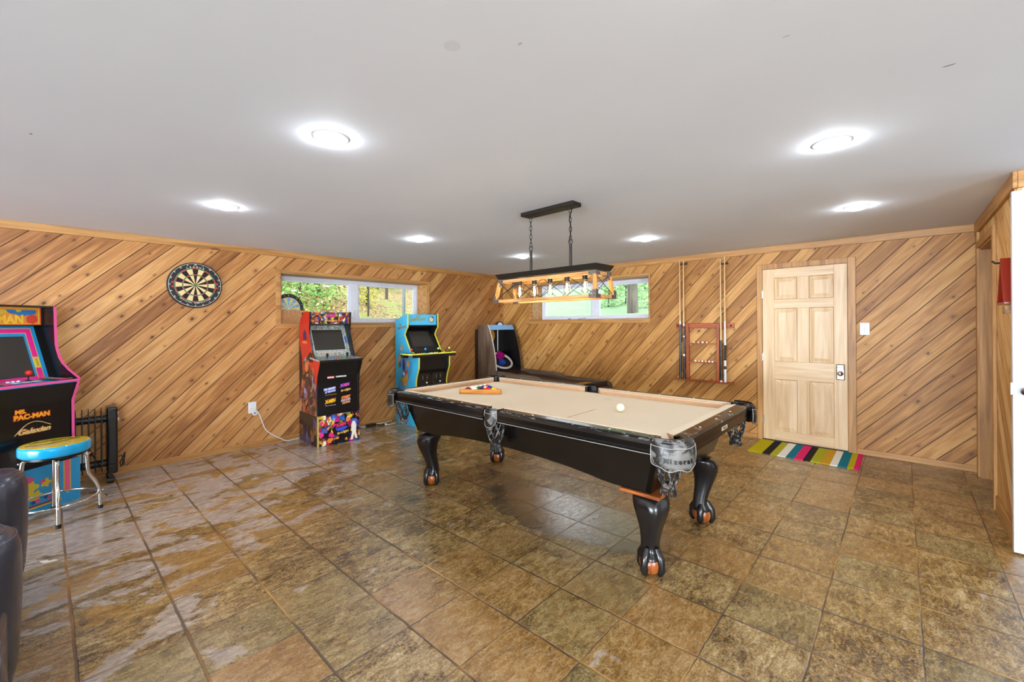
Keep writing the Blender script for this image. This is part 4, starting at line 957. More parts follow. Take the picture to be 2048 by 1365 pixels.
gw = MB(); decal(gw, Mr, [(.135,.02),(.155,.10),(.145,.19),(.165,.24),(.19,.235),(.21,.19),(.205,.10),(.225,.02),(.195,.03),(.18,.10),(.165,.02)], .0008, .0004); obj('riser_patch', gw, pm('#e3ded2', .4), rf)
gw = MB()
for i, (x_, y_, r_) in enumerate(((-.205,.135,.028),(-.20,.27,.02))): decal(gw, Mr, blob(x_, y_, r_, r_, 90+i, 10, .3), .0008, .0004)
obj('riser_splash', gw, pm('#df2a8c', .4), rf)
gw = MB()
for i, (x_, y_, r_) in enumerate(((-.11,.06,.035),(-.12,.30,.02),(-.02,.07,.02),(.11,.27,.03))): decal(gw, Mr, blob(x_, y_, r_, r_*.9, 95+i, 10, .3), .0008, .0004)
obj('riser_flame', gw, pm('#d8782a', .4), rf)

# --- C: sky-blue cabinet with yellow edging and a wide control deck
PCc = Vector((-4.885, 3.405)); angC = -2.6; WC = Vector((-math.sin(R(angC)), math.cos(R(angC)))); cC = PCc+WC*.26
Cb = thing('arcade_cabinet', 'sky-blue upright arcade cabinet with yellow edging and a wide four-player control deck', 'arcade machine', (cC.x, cC.y, 0), angC)
hw = .26; M_sky = pm('#2fa3cc', .4); M_skym = pm('#4ab8e0', .4); M_yelC = pm('#d5cf4a', .4)
sideC = [(0,0),(0,.60),(.022,.69),(.07,.80),(.076,.94),(-.05,1.0),(-.135,1.02),(-.21,1.135),(-.285,1.25),(-.24,1.32),(-.205,1.355),(-.205,1.55),(-.505,1.463),(-.53,1.44),(-.53,0)]
for s in (-1, 1):
    y0, y1 = (-hw, -hw+.016) if s < 0 else (hw-.016, hw)
    so = obj('side_panel', MB().xz(sideC, y0, y1), M_sky if s < 0 else M_black, Cb)
    e = MB(); ribbon(e, sideC[:12], y0-.001, y1+.001, .005); obj('edge_trim', e, M_yelC, so)
    if s < 0:
        Ms = frame((0, -hw, 0), (1,0,0), (0,0,1))
        a_ = MB(); decal(a_, Ms, [(-.40,.92),(-.26,1.0),(-.16,.90),(-.08,.86),(-.10,.72),(-.30,.48),(-.46,.36),(-.47,.52),(-.34,.70)], .001); obj('side_shade_art', a_, pm('#3b88b0', .4), so)
        for nm_, cc_, bl in (('side_orange', '#c98a3a', ((-.36,1.06,.03,.05),(-.42,.90,.035,.05),(-.19,.85,.03,.05),(-.28,.60,.06,.07),(-.22,.66,.03,.04),(-.30,.43,.045,.05))), ('side_navy', '#232a6a', ((-.30,.83,.035,.09),(-.40,.83,.02,.05),(-.14,.36,.02,.06),(-.42,.43,.02,.04))), ('side_red', '#b8281f', ((-.24,.72,.03,.04),(-.24,.36,.03,.035))), ('side_cream', '#e8dcc0', ((-.37,1.05,.018,.025),(-.26,.32,.05,.04),(-.30,.70,.02,.03))), ('side_green', '#6f8a3a', ((-.36,.62,.035,.04),(-.44,.80,.02,.05)))):
            a_ = MB()
            for i, (x_, y_, rx, ry) in enumerate(bl): decal(a_, Ms, blob(x_, y_, rx, ry, hash(cc_) % 50+i*3 if False else len(cc_)*7+i*3+ord(cc_[1]), 11, .28), .001, .0006+.0001*i)
            obj(nm_, a_, pm(cc_, .4), so)
        Mt = Ms @ Matrix.Rotation(R(8), 4, 'Z')
        text('side_lettering', 'THE', .05, pm('#7a6a3a', .4), so, Mt @ Matrix.Translation((-.20, 1.43, .0004)), .0008, width=.07, height=.03, bold=.002)
        text('side_lettering', 'SIMPSONS', .05, pm('#7a6a3a', .4), so, Mt @ Matrix.Translation((-.16, 1.385, .0004)), .0008, width=.23, height=.04, bold=.002)
yi = hw-.016
obj('back_panel', MB().box(-.53, -.518, -yi, yi, 0, 1.44), M_black, Cb)
fpo = obj('front_panel', slabp((-.014,.03), (-.014,.76), -yi, yi, .006), M_blackg, Cb)
obj('upper_panel', slabp((-.012,.70), (-.012,.95), -yi, yi, .004), M_black, Cb)
for s in (-1, 1):
    dpo = obj('coin_door', MB().box(-.010, -.004, s*.112-.085, s*.112+.085, .42, .715), pm('#1d1a19', .3), Cb, bevel=.004)
    rr_ = MB().box(-.005, -.001, s*.112-.075, s*.112+.075, .708, .712); 
    fr_ = MB()
    for x_ in (-.035, .035):
        fr_.box(-.005, .0, s*.112+x_-.026, s*.112+x_+.026, .625, .695)
    obj('coin_slot', fr_, M_black, dpo, bevel=.003)
    m = MB()
    for x_ in (-.035, .035):
        m.box(-.001, .0012, s*.112+x_-.008, s*.112+x_+.008, .635, .640); m.box(-.001, .0012, s*.112+x_-.004, s*.112+x_+.004, .645, .685)
    obj('coin_symbol', m, pm('#8b8a6a', .4), dpo)
    obj('coin_button', MB().tube([(-.005, s*.112+.03, .585), (.004, s*.112+.03, .585)], .011, 14), pm('#e2e0da', .3), dpo, smooth=True)
# wide deck
dpoly = [(.085,-.36),(.085,.36),(-.02,.385),(-.17,.385),(-.17,-.385),(-.06,-.41),(.03,-.39)]
dko = obj('control_deck', MB().xy(dpoly, .944, .996), M_black, Cb)
e = MB(); 
dp_ = [dpoly[k] for k in (4,5,6,0,1,2,3)]
for a, b in zip(dp_[:-1], dp_[1:]):
    d_ = Vector((b[0]-a[0], b[1]-a[1], 0)); Mx = frame((a[0], a[1], 0), d_, (-d_.y, d_.x, 0)); e.fbox(Mx, 0, d_.length, -.0025, .0025, .982, 1.0)
obj('deck_edge', e, M_yelC, dko)
Md = frame((.085, 0, .996), (0,1,0), (-1,0,0))
for x_, y_, c_ in ((-.325,.08,'#cf3140'),(-.10,.085,'#2a8ad8'),(.115,.085,'#b9cf5a'),(.30,.08,'#d8cf4a')): stick(dko, Md, x_, y_, pm(c_, .3), .056, .0175)
for i, (x_, c_) in enumerate(((-.255,'#c83038'),(-.22,'#c83038'),(-.185,'#2aa0b0'),(-.15,'#2aa0b0'),(-.055,'#3aa8d8'),(-.02,'#d8e4e8'),(.03,'#e8e8d8'),(.065,'#e0e070'),(.155,'#d8d850'),(.19,'#e0e070'),(.34,'#e8e0a0'))): button(dko, Md, x_, .05, pm(c_, .3), .012)
b0, b1 = (-.155,1.0), (-.385,1.34); L = math.hypot(b1[0]-b0[0], b1[1]-b0[1])
bz_ = obj('bezel', slabp(b0, b1, -yi, yi, .008), M_black, Cb); Mb = sframe(b0, b1, .008)
obj('screen', MB().prism(rectp(-.17, .085, .165, .345), Mb, .002), M_screen, Cb)
obj('hood', MB().xz([(-.235,1.372),(-.235,1.385),(-.50,1.385),(-.50,1.345),(-.39,1.335),(-.30,1.35)], -yi, yi), M_black, Cb)
text('hood_lettering', 'ARCADE1UP', .02, pm('#8a8880', .4), bz_, frame((-.2845, -.04, 1.362), (0,1,0), (.5,0,.3)), .0008, width=.10)
obj('marquee_box', MB().xz([(-.235,1.385),(-.235,1.538),(-.495,1.462),(-.495,1.385)], -yi, yi), M_black, Cb)
Mm = frame((-.235, 0, 1.386), (0,1,0), (0,0,1)); mqo = obj('marquee', MB().prism(rectp(-yi, 0, yi, .15), Mm, .004), M_skym, Cb)
text('title_lettering', 'THE', .05, pm('#8d8a4c', .4), mqo, Mm @ Matrix.Translation((-.075, .118, .0042)), .0008, width=.075, height=.03, bold=.002)
text('title_lettering', 'SIMPSONS', .05, pm('#8d8a4c', .4), mqo, Mm @ Matrix.Rotation(R(3), 4, 'Z') @ Matrix.Translation((-.065, .080, .0042)), .0008, width=.25, height=.045, bold=.002)
m = MB(); m.lathe([(.046,.004),(.046,.0052),(.0001,.0052)], (0,0,0), 28, Mm @ Matrix.Translation((.155,.08,0))); obj('badge_ring', m, pm('#3a3f8a', .4), mqo)
m = MB(); m.lathe([(.037,.0052),(.037,.0062),(.0001,.0062)], (0,0,0), 28, Mm @ Matrix.Translation((.155,.08,0))); obj('badge', m, pm('#e2c48a', .4), mqo)
m = MB(); decal(m, Mm, [(.16,.12),(.185,.125),(.19,.095),(.168,.10)], .001, .0064); obj('badge_flag', m, pm('#232a80', .4), mqo)

# ------------------------------------------------------------------ alley roller game in the corner
SK = thing('alley_ball_game', 'grey-brown wooden alley ball game with light-blue top, in the far corner', 'arcade machine', (0,0,0))
M_lam = wood('grey_laminate', '#4a3a2e', '#6a5647', '#83705f', 'z', .45, False, 1.2); M_lamx = wood('grey_laminate_x', '#4a3a2e', '#6a5647', '#83705f', 'x', .45, False, 1.2)
sp_ = [(-5.40,0),(-4.965,0),(-4.965,.62),(-4.985,.80),(-5.02,.98),(-5.07,1.17),(-5.125,1.31),(-5.16,1.378),(-5.40,1.378)]
obj('side_panel', MB().xz(sp_, 5.045, 5.062), M_lam, SK); so = obj('side_panel', MB().xz(sp_, 5.668, 5.685), M_black, SK)
e = MB(); ribbon(e, sp_[2:8], 5.044, 5.063, .004); obj('edge_trim', e, pm('#cfc9c8', .4), SK)
e = MB(); ribbon(e, sp_[2:8], 5.667, 5.686, .004); obj('edge_trim', e, pm('#5a4838', .4), SK)
obj('back_panel', MB().box(-5.40, -5.385, 5.062, 5.668, .1, 1.37), M_black, SK)
obj('rear_board', MB().box(-5.455, -5.41, 5.03, 5.6, 0, 1.30), pm('#2e1d10', .6), SK)
tp = MB().xz([(-5.40,1.378),(-5.165,1.378),(-5.125,1.295),(-5.145,1.29),(-5.19,1.36),(-5.40,1.36)], 5.062, 5.668); obj('top_panel', tp, pm('#7fb2e0', .4), SK)
hd = MB(); arc = [(5.365+.085*math.cos(math.pi*k/16), 1.376+.062*math.sin(math.pi*k/16)) for k in range(17)]
hd.yz(arc, -5.20, -5.18); ho = obj('topper', hd, M_black, SK)
hd = MB(); arc = [(5.365+.058*math.cos(math.pi*k/16), 1.376+.044*math.sin(math.pi*k/16)) for k in range(17)]; hd.yz(arc, -5.18, -5.177); obj('topper_face', hd, pm('#cfd9ea', .4), ho)
sb = obj('score_board', MB().yz([(5.12,1.30),(5.36,1.30),(5.42,1.24),(5.42,1.16),(5.34,.99),(5.28,.96),(5.12,.96)], -5.385, -5.365), pm('#c9952f', .4), SK)
obj('score_window', MB().box(-5.365, -5.36, 5.20, 5.34, 1.14, 1.24).box(-5.365, -5.36, 5.24, 5.30, 1.07, 1.09), M_black, sb)
obj('bonus_sign', MB().box(-5.385, -5.365, 5.14, 5.36, .88, .95), pm('#c9a050', .4), SK)
obj('divider_rod', MB().tube([(-5.34, 5.47, .84), (-5.34, 5.47, 1.34)], .008, 10), M_steel, SK)
tgt = MB().loft([[(-5.385,5.062,.90),(-5.385,5.668,.90),(-5.03,5.668,.60),(-5.03,5.062,.60)],[(-5.385,5.062,.88),(-5.385,5.668,.88),(-5.03,5.668,.58),(-5.03,5.062,.58)]]); to = obj('target_board', tgt, pm('#17140f', .4), SK)
def on_t(u, v, h=.0):  # u along y, v from front (0) to back (1)
    p = Vector((-5.03-.355*v, 5.365+u, .60+.30*v)); n_ = Vector((.30, 0, .355)).normalized(); return p+n_*h
rg = MB(); rg.tube([on_t(.24*math.cos(a_), .44+.40*math.sin(a_), .03) for a_ in [2*math.pi*k/36 for k in range(36)]], .02, 10, True); obj('target_ring', rg, pm('#d6d0cc', .35), to, smooth=True)
pk = MB(); pk.tube([on_t(.08, .70, 0), on_t(.08, .70, .07)], .075, 20); obj('target_cup', pk, pm('#b3107c', .35), to, smooth=True)
bl_ = MB(); bl_.tube([on_t(0, .36, 0), on_t(0, .36, .05)], .06, 20); obj('target_cup', bl_, pm('#2450b8', .35), to, smooth=True)
# lane
for y0, y1 in ((5.045,5.07), (5.66,5.685)):
    poly = [(-4.965,.25),(-4.965,.612),(-4.10,.585),(-4.03,.552),(-3.28,.538),(-3.215,.515),(-3.185,.47),(-3.18,.40),(-3.18,.25)]
    lo_ = obj('lane_rail', MB().xz(poly, y0, y1), M_lamx, SK, bevel=.003)
    e = MB(); ribbon(e, [(-3.28,.538),(-3.215,.515),(-3.185,.47),(-3.18,.40),(-3.18,.25)], y0-.0005, y1+.0005, .004); obj('end_trim', e, M_black, lo_)
obj('lane', MB().xz([(-5.03,.585),(-4.72,.53),(-3.20,.475),(-3.20,.455),(-4.72,.51),(-5.03,.56)], 5.07, 5.66), pm('#3c2a20', .3), SK)
obj('lane_marking', MB().xz([(-3.62,.4915),(-3.50,.4875),(-3.50,.489),(-3.62,.493)], 5.07, 5.66), pm('#b98a3c', .4), SK)
sc_ = MB().xz([(-3.50,.488),(-3.28,.53),(-3.25,.53),(-3.25,.48)], 5.30, 5.66); obj('ball_scoop', sc_, pm('#2a211c', .4), SK)
lg_ = MB()
obj('support', MB().box(-3.26, -3.22, 5.07, 5.66, 0, .46).box(-4.2, -4.16, 5.07, 5.66, 0, .50), M_lam, SK)

# ------------------------------------------------------------------ bar stool in front of the black cabinet
ST = thing('bar_stool', 'round bar stool with yellow seat, blue rim and chrome legs', 'stool', (-4.545, .055, 0), 8)
SH, SRD = .552, .187
obj('seat', MB().lathe([(.0001,SH-.075),(SRD-.012,SH-.075),(SRD-.002,SH-.066),(SRD,SH-.055),(SRD,SH-.014),(SRD-.004,SH-.004),(SRD-.008,SH-.001)], n=56), pm('#18a3dc', .18), ST, smooth=True)
Mst = Matrix.Translation((0,0,SH-.002))
so = obj('seat_top', MB().lathe([(SRD-.006,SH-.004),(SRD-.010,SH+.001),(SRD-.05,SH+.005),(.0001,SH+.006)], n=56), pm('#cfb62c', .16), ST, smooth=True)
m = MB(); Mtt = Matrix.Translation((0,0,SH+.0052)); decal(m, Mtt, [(.05,-.16),(.10,-.13),(.13,-.06),(.12,.02),(.09,.06),(.07,-.02),(.05,-.08)], .0012); obj('seat_patch', m, pm('#d8b98a', .2), so)
m = MB()
for k in range(5):
    m.tube([(-.06+.02*math.sin(i*.9+k), -.12+.05*k+.012*i*(1 if k % 2 else .6), SH+.0064) for i in range(9)], .0025, 5)
m.tube([(.02+.03*math.sin(i*.5), -.15+.028*i, SH+.0064) for i in range(11)], .0028, 5); obj('seat_squiggle', m, pm('#574a14', .3), so)
obj('seat_base', MB().lathe([(.0001,SH-.075),(.165,SH-.075),(.165,SH-.092),(.0001,SH-.092)], n=40), M_black, ST, smooth=True)
for k in range(4):
    a = R(90*k-6); u = Vector((math.cos(a), math.sin(a), 0)); pts = []
    for r_, z in ((.10,SH-.098),(.135,SH-.096),(.158,SH-.11),(.163,SH-.15),(.165,SH-.22),(.172,SH-.27),(.205,SH-.335),(.225,SH-.385),(.232,SH-.43),(.234,.02)): pts.append(tuple(u*r_+Vector((0,0,z))))
    lg = obj('leg', MB().tube(pts, .0125, 14), M_chrome, ST, smooth=True)
    obj('rubber_foot', MB().tube([u*.234+Vector((0,0,0)), u*.234+Vector((0,0,.026))], .0155, 14), M_rubber, lg, smooth=True)
    obj('bolt', MB().sphere(tuple(u*.247+Vector((0,0,.135))), .008, 10, 6).sphere(tuple(u*.176+Vector((0,0,SH-.115))), .008, 10, 6), M_chrome, lg, smooth=True)
obj('foot_ring', MB().tube([(.222*math.cos(2*math.pi*k/48), .222*math.sin(2*math.pi*k/48), .135) for k in range(48)], .0085, 10, True), M_chrome, ST, smooth=True)

# ------------------------------------------------------------------ oil heater against the left wall
OH = thing('oil_heater', 'black oil-filled radiator heater on casters against the left wall', 'heater', (-5.30, 0, 0))
M_heat = pm('#100f10', .3)
for i in range(8):
    y = .345-.041*i; m = MB()
    out = [(-.075,.13),(-.075,.60),(-.06,.635),(-.03,.64),(-.02,.665),(.02,.665),(.03,.64),(.06,.635),(.075,.60),(.075,.13),(.06,.10),(.03,.095),(-.03,.095),(-.06,.10)]
    inn = [(p[0]*.72, .365+(p[1]-.365)*.86) for p in out]
    m.xz(out, y-.003, y+.003); obj('fin', m, M_heat, OH)
for z in (.565, .165): obj('oil_pipe', MB().tube([(0,.04,z),(0,.38,z)], .032, 14), M_heat, OH, smooth=True)
hs = obj('control_housing', MB().box(-.085, .085, .375, .448, .075, .672), pm('#191718', .25), OH, bevel=.018, seg=3)
vt = MB()
for z0 in (.55, .60):
    for k in range(5): vt.box(.085, .0862, .385+.011*k, .391+.011*k, z0, z0+.03)
for z0 in (.12, .16):
    for k in range(4): vt.box(.085, .0862, .388+.012*k, .394+.012*k, z0, z0+.008)
obj('vent_slots', vt, M_rubber, hs)
obj('dial', MB().tube([(-.02,.448,.60),(-.02,.460,.60)], .014, 14).tube([(.03,.448,.55),(.03,.460,.55)], .014, 14), pm('#d8d6d2', .3), hs, smooth=True)
for y in (.40, .08):
    obj('caster', MB().tube([(-.09,y-.02,.024),(-.09,y+.02,.024)], .024, 16).tube([(.09,y-.02,.024),(.09,y+.02,.024)], .024, 16).box(-.10, .10, y-.012, y+.012, .040, .10), M_black, OH, smooth=True)
obj('power_cord', MB().tube([(.0,.455,.20),(.03,.475,.22),(.04,.485,.17),(.01,.48,.12),(-.02,.475,.10),(-.03,.47,.14),(-.01,.49,.19),(.02,.50,.24),(.02,.49,.12)], .005, 8), M_black, OH, smooth=True)
obj('power_cord', MB().tube([(.02,.10,.55),(.03,.17,.47),(.03,.24,.38),(.03,.29,.25),(.03,.33,.16)], .004, 8), M_black, OH, smooth=True)

# ------------------------------------------------------------------ row of leather recliners at the left edge
_t = NT('grey_leather'); _c = _t.coord(); _n = _t.noise(_c, 90, 3)[0]; _b = _t.noise(_c, 5, 3)[0]
_t.set(_t.mix(_b, srgb('#2f303a'), srgb('#3e3e49')), _t.mapr(_b, .3, .7, .2, .3)); _t.bump(_n, .12, .002); M_leath = _t.mat
SF = thing('recliner_sofa', 'dark grey leather home theatre sofa with rounded arms, cut by the left edge', 'sofa', (0,0,0))
arms = (-3.47, -2.50, -1.56)
for ax_ in arms:
    hwA = .155; yf = -.058
    def plan(ins, dy=0):
        o_ = []
        for k in range(13):
            a_ = math.pi*k/12; o_.append((ax_+(hwA-ins)*math.cos(a_), yf-.10+(.10-ins*.7)*math.sin(a_)))
        o_ += [(ax_-(hwA-ins), -1.0+ins), (ax_+(hwA-ins), -1.0+ins)]
        return o_
    loops = []
    for z, ins in ((.03,.05),(.06,.035),(.12,.018),(.25,.006),(.40,.0),(.52,.0),(.565,.003),(.60,.016),(.622,.038),(.634,.07),(.638,.11)):
        loops.append([(p[0], p[1], z) for p in plan(ins)])
    ao = obj('arm', MB().loft(loops), M_leath, SF, smooth=True)
    sm = MB()
    P = [(p[0], p[1], .606) for p in plan(.0205)[:13]]; sm.tube([(P[0][0], -.98, .606)] + P + [(P[-1][0], -.98, .606)], .0032, 6)
    P = [(p[0], p[1], .632) for p in plan(.06)[:13]]; sm.tube([(P[0][0], -.98, .632)] + P + [(P[-1][0], -.98, .632)], .0022, 6)
    obj('seam', sm, pm('#4b4c58', .45), ao, smooth=True)
for a, b in zip(arms[:-1], arms[1:]):
    obj('seat_cushion', MB().box(a+.158, b-.158, -.92, -.14, .24, .46), M_leath, SF, smooth=True, bevel=.05, seg=4)
    obj('footrest', MB().box(a+.16, b-.16, -.14, -.09, .06, .40), M_leath, SF, smooth=True, bevel=.02, seg=3)
    obj('backrest', MB().box(a+.158, b-.158, -1.12, -.88, .42, 1.02), M_leath, SF, smooth=True, bevel=.06, seg=4)
obj('base', MB().box(arms[0]-.12, arms[-1]+.12, -1.1, -.20, .02, .24), M_black, SF)

# ------------------------------------------------------------------ dartboards
def dartboard(name, label, cat, M, r_out, scheme, nums, pose):
    t = thing(name, label, cat, (0,0,0)); t.matrix_world = M
    th = .036
    obj('rim', MB().lathe([(.0001,0),(r_out,0),(r_out,th-.004),(r_out-.004,th),(.0001,th)], n=64), pm('#0e0d0d', .6), t, smooth=True)
    m = MB(); rings = [(.008,.017,'g'),(.017,.098,'s'),(.098,.108,'t'),(.108,.160,'s'),(.160,.171,'t')]
    k_ = r_out/.2255
    mats = scheme['mats']
    for i in range(20):
        a0, a1 = R(90-9+18*i), R(90+9+18*i)
        for r0, r1, kd in rings:
            mi = {'g': 2, 's': 0 if i % 2 == 0 else 1, 't': 3 if i % 2 == 0 else 2}[kd]
            arc = [a0+(a1-a0)*q/3 for q in range(4)]
            m.loft([[(k_*r0*math.cos(a), k_*r0*math.sin(a), th+z) for a in arc]+[(k_*r1*math.cos(a), k_*r1*math.sin(a), th+z) for a in reversed(arc)] for z in (0, .0015)], mi=mi)
    m.lathe([(.008*k_, th), (.008*k_, th+.0016), (.0001, th+.0016)], n=20, mi=3)
    obj('face', m, mats, t)
    wr = MB()
    for r0 in (.017,.098,.108,.160,.171): wr.tube([(k_*r0*math.cos(2*math.pi*q/60), k_*r0*math.sin(2*math.pi*q/60), th+.0016) for q in range(60)], .0009, 5, True)
    obj('spider', wr, M_steel, t)
    if scheme.get('ring'):
        nr = MB(); nr.tube([(.213*k_*math.cos(2*math.pi*q/64), .213*k_*math.sin(2*math.pi*q/64), th+.003) for q in range(64)], .0016, 6, True); obj('number_ring', nr, pm('#d5d3cf', .35), t)
    for i, s in enumerate(nums):
        a = R(90-18*i); rr_ = (.203 if scheme.get('ring') else .199)*k_
        text('numeral', s, scheme.get('ns', .022), scheme['num'], t, Matrix.Translation((rr_*math.cos(a), rr_*math.sin(a), th+.001)) @ Matrix.Rotation(a-R(90), 4, 'Z'), .001, bold=.0004)
    return t, th, k_
NUM = '20 1 18 4 13 6 10 15 2 17 3 19 7 16 8 11 14 9 12 5'.split()
Mdart = frame((XL-.002, 1.072, 1.818), (0,1,0), (0,0,1))
t, th, k_ = dartboard('dartboard', 'round bristle dartboard in black and cream hung on the left wall', 'dartboard', Mdart, .236, {'mats': [pm('#120f0e', .85), pm('#d9be8a', .85), pm('#2a7a3a', .8), pm('#a8372c', .8)], 'num': pm('#cfcdc8', .5), 'ring': True}, NUM, None)
def arc_text(s, r, a_mid, step, size, top=True):
    for i, ch_ in enumerate(s):
        o_ = (i-(len(s)-1)/2)*step
        a = R(a_mid)-o_ if top else R(a_mid)+o_
        rot = a-R(90) if top else a+R(90)
        text('ring_lettering', ch_, size, pm('#d9d3c6', .5), t, Matrix.Translation((r*math.cos(a), r*math.sin(a), th+.001)) @ Matrix.Rotation(rot, 4, 'Z'), .001, bold=.0004)
arc_text('LEAGUE', .189, 90, .15, .026); arc_text('OFFICIAL COMPETITION', .186, 270, .078, .0185, False)
m = MB()
for a_, r_ in ((180, .19), (0, .19)):
    for s in (-1, 1): m.lathe([(.012, th), (.012, th+.0008), (.0001, th+.0008)], (r_*math.cos(R(a_)), s*.022, 0), 14)
obj('red_mark', m, pm('#a01a2a', .6), [c for c in t.children if c.name.startswith('face')][0])
# the second board stands on the window sill behind a slab of cork
Md2 = frame((-5.685, 2.062, W1z0+.012+.182), (0,1,0), (0,0,1)) @ Matrix.Translation((0,0,0))
dartboard('dartboard', 'blue and yellow dartboard standing on the left window sill behind a cork slab', 'dartboard', Md2, .181, {'mats': [pm('#6f9fd0', .7), pm('#d8c860', .7), pm('#a9c8d8', .7), pm('#b9cad4', .7)], 'num': pm('#c9b87a', .5), 'ns': .016}, NUM, None)
_t = NT('cork'); _c = _t.coord(); _v = _t.noise(_t.scale(_c, (1,1,2.2)), 60, 4, .6)[0]; _t.set(_t.ramp(_v, [(.35, srgb('#8a5a36')), (.5, srgb('#b98456')), (.65, srgb('#cc9c6c'))]), .85); _t.bump(_v, .3, .003)
o = obj('cork_slab', MB().box(-.018, .018, -.145, .145, 0, .160), _t.mat, loc=(-5.60, 2.092, W1z0+.012), bevel=.003); tag(o, 'brown cork slab standing on the left window sill in front of the blue dartboard', 'cork board')

# ------------------------------------------------------------------ cue rack, cues and chalk
CR = thing('cue_rack', 'reddish wooden wall rack with two shelves, holding pool cues', 'cue rack', (0,0,0))
M_red = wood('rack_red_wood', '#762f0d', '#a04a19', '#b56426', 'x', .35, False, 2); M_redz = wood('rack_red_wood_z', '#762f0d', '#a04a19', '#b56426', 'z', .35, False, 2)
obj('top_bar', MB().box(-2.25, -1.535, YB-.03, YB, 1.322, 1.385), M_red, CR, bevel=.006)
obj('bottom_shelf', MB().box(-2.265, -1.54, YB-.095, YB, .632, .650), M_red, CR, bevel=.004)
for x in (-2.094, -1.716): obj('post', MB().box(x-.017, x+.017, YB-.05, YB, .650, 1.375), M_redz, CR, bevel=.003)
for z in (1.112, .868): obj('shelf', MB().box(-2.077, -1.733, YB-.06, YB, z, z+.016), M_red, CR, bevel=.002)
hl = MB()
for x in (-2.225, -1.567): hl.tube([(x, YB-.0302, 1.352), (x, YB-.032, 1.352)], .014, 16)
obj('socket_hole', hl, pm('#2a0f06', .6), CR)
for x, z in ((-2.148,2.175), (-1.645,2.13)): obj('cue_clip', MB().box(x-.045, x+.045, YB-.02, YB, z-.012, z+.012).box(x-.045, x-.035, YB-.045, YB-.02, z-.01, z+.01).box(x+.035, x+.045, YB-.045, YB-.02, z-.01, z+.01), pm('#3a1c0c', .5), CR, bevel=.002)
M_shaft = wood('cue_maple', '#b98d58', '#d3aa74', '#dfbb88', 'z', .3, False, 3)
def cue(x, ztop, butt, zj, label, extra=None):
    t = thing('pool_cue', label, 'pool cue', (x, YB-.070, .6506), group='pool cues on the wall rack')
    z1 = ztop-.650; j = zj-.650
    obj('shaft', MB().lathe([(.0001,j),(.0100,j),(.0063,z1-.02),(.0063,z1-.012)], n=14), M_shaft, t, smooth=True)
    obj('tip', MB().lathe([(.0063,z1-.012),(.0066,z1-.011),(.0064,z1-.002),(.003,z1),(.0001,z1)], n=14), pm('#d9d0be', .5), t, smooth=True)
    zz = 0
    for z0, zt, m_ in butt:
        f0, f1 = z0/j, zt/j; r0, r1 = .0150-.0048*f0, .0150-.0048*f1
        nm = 'butt' if m_ is not M_white else 'collar'
        obj(nm, MB().lathe([(.0001,z0),(r0,z0),(r1,zt),(.0001,zt)], n=16), m_, t, smooth=True)
    return t
cue(-2.178, 2.205, [(0,.03,M_black),(.03,.72,M_blackg),(.72,.765,M_white)], 1.415, 'leftmost pool cue, pale shaft over a plain black butt')
cue(-2.130, 2.205, [(0,.03,M_black),(.03,.30,M_blackg),(.30,.33,M_white),(.33,.55,M_blackg),(.55,.57,M_white),(.57,.70,M_blackg),(.70,.73,M_white)], 1.380, 'second pool cue from the left, tan shaft over a black butt with white rings')
cue(-1.672, 2.178, [(0,.018,M_white),(.018,.52,M_blackg),(.52,.76,M_shaft)], 1.410, 'third pool cue from the left, wooden forearm above a dark grip')
cue(-1.624, 2.205, [(0,.05,M_white),(.05,.16,M_white),(.16,.20,M_blackg),(.20,.27,M_white),(.27,.46,pm('#2c2a2a',.7)),(.46,.76,M_white)], 1.410, 'rightmost pool cue with a white butt and dark wrapped grip')
M_chalk = pm('#d8b79a', .8); M_chalkw = pm('#e2dccf', .8)
cz = [(-2.008,1.128,0),(-1.952,1.128,0),(-1.900,1.128,1),(-1.848,1.128,0),(-1.99,.884,1),(-1.947,.884,0),(-1.904,.884,1),(-1.862,.884,0),(-1.82,.884,1),(-1.782,.884,1)]
pos = ['leftmost','second from the left','third from the left','rightmost','leftmost','second from the left','third from the left','fourth from the left','second from the right','rightmost']
for i, (x, z, w_) in enumerate(cz):
    o = obj('chalk_cube', MB().box(-.011, .011, -.011, .011, 0, .021), M_chalkw if w_ else M_chalk, loc=(x, YB-.04, z), bevel=.002)
    tag(o, 'small pale chalk cube on the %s shelf of the cue rack, %s' % ('upper' if z > 1 else 'lower', pos[i]), 'chalk', 'chalk cubes on the cue rack')
# red triangle hanging on a hook on the right wall
HK = thing('wall_hook', 'dark metal hook and wooden peg on the right wall holding the red triangle', 'hook', (XR, 4.11, 1.77))
obj('hook', MB().tube([(0,.0,0),(-.03,.0,-.012),(-.07,.0,-.012),(-.085,.0,.004)], .006, 8).tube([(0,.0,.0),(-.006,.0,0)], .02, 12), M_iron, HK, smooth=True)
obj('peg_block', MB().box(-.05, 0, -.15, -.085, -.335, -.285), wood('peg_wood', '#6a4420', '#8f622f', '#a67a44', 'y', .5, False, 2), HK, bevel=.003)
TR = thing('ball_rack', 'red painted wooden triangle rack hanging from a hook on the right wall', 'rack', (XR-.024, 4.11, 1.785))
hT = .285; wT = .125
def vbar(a, b, m_):
    mb = MB(); d_ = Vector((0, b[0]-a[0], b[1]-a[1])); Mx = frame((-.026, a[0], a[1]), d_, (1,0,0)); mb.fbox(Mx, 0, d_.length, 0, .044, -.007, .007); obj('rack_side', mb, m_, TR, bevel=.002)
M_redp = pm('#8a2616', .3); 
vbar((0,0), (-wT,-hT), M_redp); vbar((0,0), (wT,-hT), M_redp); vbar((-wT-.006,-hT), (wT+.006,-hT), M_redp)

